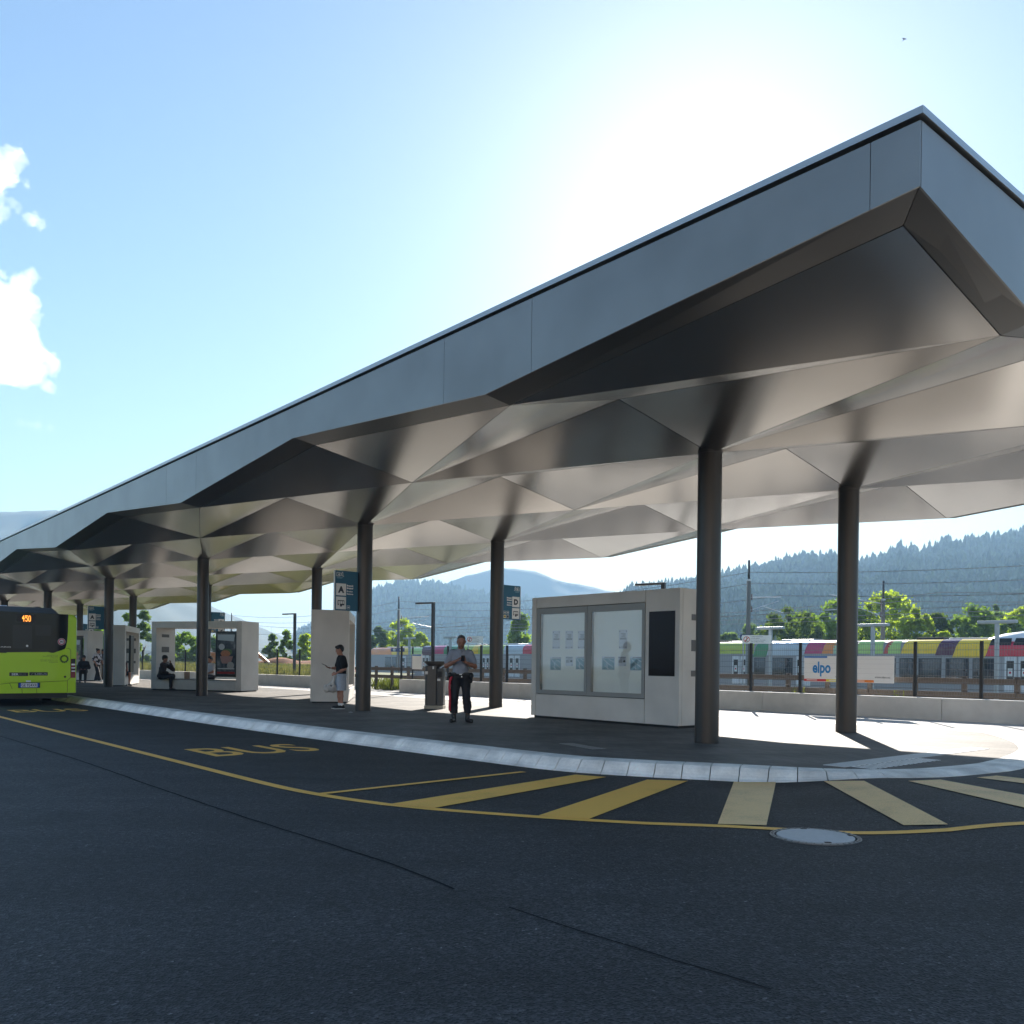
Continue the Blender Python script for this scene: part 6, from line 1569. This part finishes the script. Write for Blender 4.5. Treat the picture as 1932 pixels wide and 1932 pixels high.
# --- boy with phone and bag, seen from the side
def boy(loc, rz):
    R = empty('person', loc, rz, label='boy in black t-shirt and pale shorts reading a phone beside the pale end wall', cat='person')
    B = Fig(); pel = (.01,0,.86); chest = (0,.02,1.15); neck = (0,.0,1.35); sL, sR = (-.17,.01,1.29), (.17,.03,1.29)      # faces -y; his left is +x
    eL, wL = (-.215,-.03,1.03), (-.12,-.25,1.04); eR, wR = (.235,.06,1.02), (.09,-.14,.90)
    hips = [(-.085,0,.82),(.085,0,.82)]; kn = [(-.09,-.02,.45),(.09,.0,.45)]; an = [(-.09,.0,.08),(.09,.02,.08)]; toe = [(-.10,-.16,.033),(.11,-.14,.033)]
    torso(B, pel, chest, neck, sL, sR, .92); legs(B, hips, kn, an, toe, .92); arm(B, sL, eL, wL, .9); arm(B, sR, eR, wR, .92)
    B.cap(neck, (0,-.02,1.43), .052, .05, .03); g = add_head(B, (-.0,-.035,1.505), (-.35,-.9,-.22), .97)
    add_hand(B, wL, (.1,-.9,.25), (.3,.1,1), (1,0,.3), .55); add_hand(B, wR, (-.4,-.85,-.2), (-.7,.2,-.3), (0,-.3,.9), 1.2)
    body = B.obj('body', SKIN, R, .009); eyes(g, body)
    h_ = Fig(); h_.ell(g(0,-.022,.048), (.082,.098,.088), .02); h_.ell(g(0,-.06,-.0), (.066,.05,.07), .02); h_.cap(g(-.03,.07,.085), g(.03,.07,.085), .03, .03, .03)
    h_.obj('hair', HAIRD, R, .009, wrinkle=.012, seed=5)
    t = Fig(); torso(t, pel, chest, neck, sL, sR, .92)
    for s_, e_ in ((sL,eL),(sR,eR)): t.cap(s_, V3(*s_)*.3+V3(*e_)*.7, .056, .068)
    t.obj('t_shirt', pbr('black_cotton', (.008,.008,.009), .9, var=.2), R, .0095, infl=.02, wrinkle=.02, seed=8, cuts=[lambda X, Y, Z: .80-Z, lambda X, Y, Z: Z-1.365])
    s_ = Fig(); torso(s_, pel, (0,0,.98), (0,0,1.0), (-.12,0,.95), (.12,0,.95), .9)
    for a, c in zip(hips, kn): s_.cap(a, c, .10, .105)
    s_.obj('shorts', pbr('pale_denim', (.40,.44,.50), .85, var=.2, vscale=25), R, .0095, infl=.012, wrinkle=.025, seed=9, cuts=[lambda X, Y, Z: Z-.90, lambda X, Y, Z: .47-Z])
    for a, t_ in zip(an, toe):
        k_ = Fig(); k_.cap((a[0],a[1],.15),(a[0],a[1],.07),.048,.045); k_.obj('sock', WHITEP, R, .01, cuts=[lambda X, Y, Z: Z-.15])
        b_ = Fig(); c_ = Fig(); b_.cap((a[0],a[1]+.02,.06), t_, .046, .036); b_.cap((a[0],a[1]+.03,.05), (a[0],a[1]+.01,.085), .045, .04); c_.cap((a[0],a[1]+.03,.012), (t_[0],t_[1]-.01,.012), .052, .044)
        so = b_.obj('shoe', BLACKP, R, .0095, cuts=[lambda X, Y, Z: .02-Z]); c_.obj('shoe_sole', WHITEP, so, .009, cuts=[lambda X, Y, Z: Z-.022, lambda X, Y, Z: -Z])
    w = MB(); w.tube([(wL[0]+.03*cos(2*pi*k/12), wL[1]+.02, wL[2]+.03*sin(2*pi*k/12)) for k in range(13)], .008, 6); w.obj('wrist_band', WHITEP, R)
    M3 = Matrix.Rotation(rz,3,'Z')
    ph = empty('phone', Vector(loc)+M3 @ Vector((-.10,-.40,1.115)), rz, label='phone in the raised hand of the boy with the bag', cat='phone')
    MB().box((0,0,0), (.07,.145,.010), M=Matrix.Rotation(-.42,4,'X')).obj('case', BLACKP, ph, bevel=.003); MB().box((0,.002,.006), (.062,.132,.002), M=Matrix.Rotation(-.42,4,'X')).obj('display', DGLASS, ph)
    bg_ = empty('carrier_bag', Vector(loc)+M3 @ Vector((.0,-.24,.50)), rz, label='pale plastic carrier bag hanging from the hand of the boy', cat='bag')
    q = Fig(); q.ell((0,0,.05), (.10,.17,.09), .05); q.cap((0,.02,.12), (.02,.08,.30), .09, .03, .06); q.cap((0,-.12,.0), (0,.10,.0), .07, .08, .05); q.obj('pouch', pbr('thin_plastic', (.55,.53,.50), .45, var=.12, vscale=14), bg_, .01, wrinkle=.05, seed=12)
    q = MB(); q.tube([(.015,.06,.28),(.05,.085,.36),(.075,.09,.41)], .010, 6); q.tube([(.03,.10,.26),(.06,.10,.36),(.075,.09,.41)], .010, 6); q.obj('handles', MATS['thin_plastic'], bg_)
    MB().box((.088,-.03,.08), (.004,.10,.05)).obj('bag_print', INK, bg_)
    return R
boy(gp(642,1337.5), radians(-68))

# --- people sitting
def seated(loc, rz, label, top, bottom, skin, hair='short', lean=0.0, seat=.45, arms='lap', sleeve=.7, bare_legs=False, hand_face=False, strap=False, shoes=None, res=.0115, foot_fwd=0.0):
    R = empty('person', loc, rz, label=label, cat='person'); B = Fig(); hz_ = seat+.10
    pel = (0,0,hz_); chest = (0,-lean*.25,hz_+.30); neck = (0,-lean*.42,hz_+.51); sL, sR = (-.18,-lean*.36,hz_+.45), (.18,-lean*.36,hz_+.45)
    hips = [(-.09,-.02,hz_-.01),(.09,-.02,hz_-.01)]; kn = [(-.11,-.43,hz_+.01),(.11,-.43,hz_+.01)]; an = [(-.11,-.42-foot_fwd,.09),(.11,-.40-foot_fwd,.09)]; toe = [(-.12,-.58-foot_fwd,.035),(.12,-.56-foot_fwd,.035)]
    hc = (0,-lean*.52-.02,hz_+.67)
    eL, wL = (-.25,-.10-lean*.3,hz_+.19), (-.10,-.32,hz_+.12); eR, wR = (.25,-.10-lean*.3,hz_+.19), (.10,-.32,hz_+.12)
    if hand_face: eR, wR = (.16,-.34-lean*.3,hz_+.26), (.05,-.20-lean*.5,hz_+.52)
    if arms == 'side': eR, wR = (.24,.03,hz_+.20), (.26,.0,hz_-.06)
    torso(B, pel, chest, neck, sL, sR, .95); legs(B, hips, kn, an, toe, .95); arm(B, sL, eL, wL, .95); arm(B, sR, eR, wR, .95)
    B.cap(neck, (0,hc[1]+.01,hc[2]-.07), .052, .05, .03); g = add_head(B, hc, (0,-1,-.25-.3*lean), .97)
    add_hand(B, wL, (.3,-1,-.2), (0,0,-1), (1,0,0), .5); add_hand(B, wR, (-.3,-.2 if hand_face else -1,.7 if hand_face else -.2), (-1,.4,0) if hand_face else (0,0,-1), (-1,0,0), .8)
    body = B.obj('body', skin, R, res); eyes(g, body)
    h_ = Fig(); h_.ell(g(0,-.022,.045), (.086,.10,.090), .02); h_.ell(g(0,-.06,-.01), (.07,.055,.08), .02)
    if hair == 'long':
        for q in (-1, 1): h_.cap(g(q*.07,-.02,.0), g(q*.085,-.01,-.30), .035, .045)
        h_.cap(g(0,-.08,0), g(0,-.085,-.30), .06, .07)
    if hair == 'bushy': h_.ell(g(0,-.03,.06), (.10,.115,.095), .02)
    h_.obj('hair', HAIRD, R, res, wrinkle=.02, seed=14)
    t = Fig(); torso(t, pel, chest, neck, sL, sR, .95)
    if sleeve:
        for s_, e_, w_ in ((sL,eL,wL),(sR,eR,wR)):
            t.cap(s_, V3(*s_)*(1-min(1,sleeve))+V3(*e_)*min(1,sleeve), .056, .058)
            if sleeve > 1: t.cap(e_, V3(*e_)*.15+V3(*w_)*.85, .048, .034)
    t.obj('top', top, R, res, infl=.018, wrinkle=.02, seed=15, cuts=[lambda X, Y, Z: (hz_-.08)-Z, lambda X, Y, Z: Z-(hz_+.53)])
    s_ = Fig(); s_.cap((-.07,0,hz_),(.07,0,hz_),.11,.11)
    for a, c, d in zip(hips, kn, an):
        e_ = V3(*a)*.35+V3(*c)*.65 if bare_legs else V3(*c); s_.cap(a, e_, .088, .07 if not bare_legs else .085)
        if not bare_legs: s_.cap(c, (d[0],d[1],.14), .065, .052)
    s_.obj('shorts' if bare_legs else 'trousers', bottom, R, res, infl=.012, wrinkle=.018, seed=16)
    for a, t_ in zip(an, toe):
        b_ = Fig(); b_.cap((a[0],a[1]+.02,.055), t_, .047, .037); b_.obj('shoe', shoes or BLACKP, R, res, cuts=[lambda X, Y, Z: .0-Z])
    if strap:
        q = MB(); q.tube([(-.17,.02-lean*.3,hz_+.48),(-.06,.135-lean*.2,hz_+.32),(.10,.145-lean*.05,hz_+.12),(.19,.08,hz_+.0)], .018, 6); q.obj('bag_strap', BLACKP, R)
    return R
def dirto(loc, rz, off):           # helper: a point offset in a rotated frame
    return Vector(loc)+Matrix.Rotation(rz,3,'Z') @ Vector(off)
T2 = radians(160.4); D2 = Vector((cos(T2), sin(T2), 0)); B2 = Vector((D2.y, -D2.x, 0)); C2 = gp(454.7,1305.8)
BROWN = pbr('brown_jacket', (.030,.018,.012), .8, var=.2); DKTR = pbr('dark_cloth', (.012,.012,.016), .8, var=.2); WTEE = pbr('white_tee', (.62,.60,.62), .8, var=.06); DENIM = pbr('blue_denim', (.05,.12,.17), .8, var=.15)
# man at the left end of the poster shelter, facing right along the bench front
seated(C2+D2*3.62-B2*.16, T2+pi+pi/2+.35, 'dark haired man in brown jacket sitting hand to face at the poster shelter', BROWN, DKTR, SKIN2, 'bushy', .25, sleeve=1.2, hand_face=True)
q_ = empty('paper_bag', C2+D2*2.72+B2*.25+Vector((0,0,.452)), T2, label='small brown paper bag standing on the bench beside the man in brown', cat='bag'); MB().box((0,0,.14), (.20,.10,.28)).obj('pouch', pbr('kraft_paper', (.36,.24,.16), .8, var=.1), q_, bevel=.01); MB().tube([(-.05,0,.28),(-.04,0,.33),(.04,0,.33),(.05,0,.28)], .006, 6).obj('handle', MATS['kraft_paper'], q_)
q_ = empty('water_bottle_pack', C2+D2*1.98+B2*.35+Vector((0,0,.452)), T2, label='small pale pack lying on the bench left of the column', cat='pack'); MB().box((0,0,.09), (.22,.14,.18)).obj('wrapping', pbr('pale_blue_wrap', (.35,.42,.50), .5, var=.1), q_, bevel=.02); MB().box((0,-.072,.09), (.12,.003,.08)).obj('pack_label', WHITEP, q_)
# person in a white tee with their back to us on the far side of the same bench
seated(C2+D2*1.80+B2*.55, T2+pi-.25, 'person in white t-shirt with dark strap sitting back to us by the food poster', WTEE, DKTR, SKIN, 'short', .1, sleeve=.6, strap=True)
T3 = radians(104.5); C3 = gp(235,1294.7)-Vector((cos(radians(14.5)),sin(radians(14.5)),0))*.86; D3 = Vector((cos(T3), sin(T3), 0)); B3 = Vector((D3.y, -D3.x, 0))
seated(C3+D3*1.0+B3*(.86-.26), radians(14.5)+pi/2-.9, 'woman with long dark hair and blue shorts sitting in the sunlit shelter opening', pbr('dark_red_top', (.035,.010,.012), .8, var=.2), DENIM, SKIN, 'long', .05, sleeve=0, bare_legs=True, arms='side')
T15 = radians(97.6); C15 = gp(656.8,1326.7)-Vector((cos(radians(7.6)),sin(radians(7.6)),0))*SH_D; D15 = Vector((cos(T15), sin(T15), 0)); B15 = Vector((D15.y, -D15.x, 0))
seated(C15+D15*.55+B15*.24, T15+pi/2-pi/2, 'person of whom only bare shins and white shoes show left of the pale end wall', pbr('tan_top', (.30,.22,.16), .8), DENIM, SKIN, 'short', 0, bare_legs=True, shoes=WHITEP, foot_fwd=-.02)
# --- two people standing by the far shelter
def floral_mat():
    m = bpy.data.materials.new('floral_cloth'); m.use_nodes = True; nt = m.node_tree; N = nt.nodes; L = nt.links; b = N['Principled BSDF']
    tc = N.new('ShaderNodeTexCoord'); v = N.new('ShaderNodeTexNoise'); v.inputs['Scale'].default_value = 9; v.inputs['Detail'].default_value = 2; L.new(tc.outputs['Object'], v.inputs['Vector'])
    r = N.new('ShaderNodeValToRGB'); r.color_ramp.interpolation = 'CONSTANT'; e = r.color_ramp.elements; e[0].color = (.62,.60,.66,1); e[1].position = .53; e[1].color = (.012,.012,.02,1); L.new(v.outputs['Fac'], r.inputs[0]); L.new(r.outputs[0], b.inputs['Base Color']); b.inputs['Roughness'].default_value = .8; return m
def standing(loc, rz, label, top, bottom, skin, hgt=1.0, stride=.25, bun=False, wide=True):
    R = empty('person', loc, rz, label=label, cat='person'); B = Fig(); k = hgt
    P_ = lambda x, y, z: (x*k, y*k, z*k)
    pel = P_(0,0,.93); chest = P_(0,-.03,1.24); neck = P_(0,-.05,1.45); sL, sR = P_(-.18,-.02,1.39), P_(.18,-.02,1.39); hc = P_(0,-.08,1.60)
    eL, wL = P_(-.25,.02,1.12), P_(-.20,-.12,.92); eR, wR = P_(.25,.0,1.12), P_(.16,-.20,1.0)
    hips = [P_(-.085,0,.90),P_(.085,0,.90)]; kn = [P_(-.10,-stride*.5,.50),P_(.10,.05,.50)]; an = [P_(-.10,-stride*.9,.09),P_(.11,stride*.55,.09)]; toe = [P_(-.10,-stride*.9-.17,.035),P_(.13,stride*.55-.17,.035)]
    torso(B, pel, chest, neck, sL, sR, .95); legs(B, hips, kn, an, toe, .95); arm(B, sL, eL, wL, .95); arm(B, sR, eR, wR, .95)
    B.cap(neck, P_(0,-.07,1.53), .052, .05, .03); g = add_head(B, hc, (0,-1,-.1), .97); add_hand(B, wL, (.1,-.3,-1), (1,0,0), (0,-1,0), .4); add_hand(B, wR, (-.3,-.5,-.8), (-1,0,0), (0,-1,0), .6)
    body = B.obj('body', skin, R, .0125); eyes(g, body)
    h_ = Fig(); h_.ell(g(0,-.022,.045), (.088,.10,.092), .02); h_.ell(g(0,-.06,-.02), (.075,.06,.09), .02)
    if bun: h_.ell(g(0,-.12,.09), (.06,.06,.06), .02)
    h_.obj('hair', HAIRD, R, .0125)
    t = Fig(); torso(t, pel, chest, neck, sL, sR, .97)
    for s_, e_ in ((sL,eL),(sR,eR)): t.cap(s_, V3(*s_)*.15+V3(*e_)*.85, .058, .062)
    t.obj('top', top, R, .0125, infl=.02, wrinkle=.02, seed=21, cuts=[lambda X, Y, Z: .86*k-Z, lambda X, Y, Z: Z-1.47*k])
    s_ = Fig(); s_.cap((-.07,0,pel[2]),(.07,0,pel[2]),.11,.11)
    for a, c, d in zip(hips, kn, an): s_.cap(a, c, .09, .08); s_.cap(c, (d[0],d[1],.10), .078, .085 if wide else .06)
    s_.obj('trousers', bottom, R, .0125, infl=.012, wrinkle=.02, seed=22, cuts=[lambda X, Y, Z: .05-Z])
    for a, t_ in zip(an, toe):
        b_ = Fig(); b_.cap((a[0],a[1]+.02,.05), t_, .045, .036); b_.obj('shoe', WHITEP, R, .0125, cuts=[lambda X, Y, Z: -Z])
    return R
standing(gp(183,1285.5), radians(70), 'person in black and white floral shirt and wide dark trousers walking before the far shelter', floral_mat(), DKTR, SKIN, 1.0, .3, True)
standing(gp(196.5,1284.5), radians(-60), 'dark haired person in black mostly hidden behind a column beside the floral shirt', DKTR, DKTR, SKIN2, 1.0, .05, False, True)
# person by the poster of the far shelter, cut by the bus
seated(gp(158,1287.5)+Vector((-.1,.2,0)), radians(20), 'person in black sitting before the poster of the far shelter beside the bus', DKTR, DKTR, SKIN2, 'bushy', .1, sleeve=1.2)
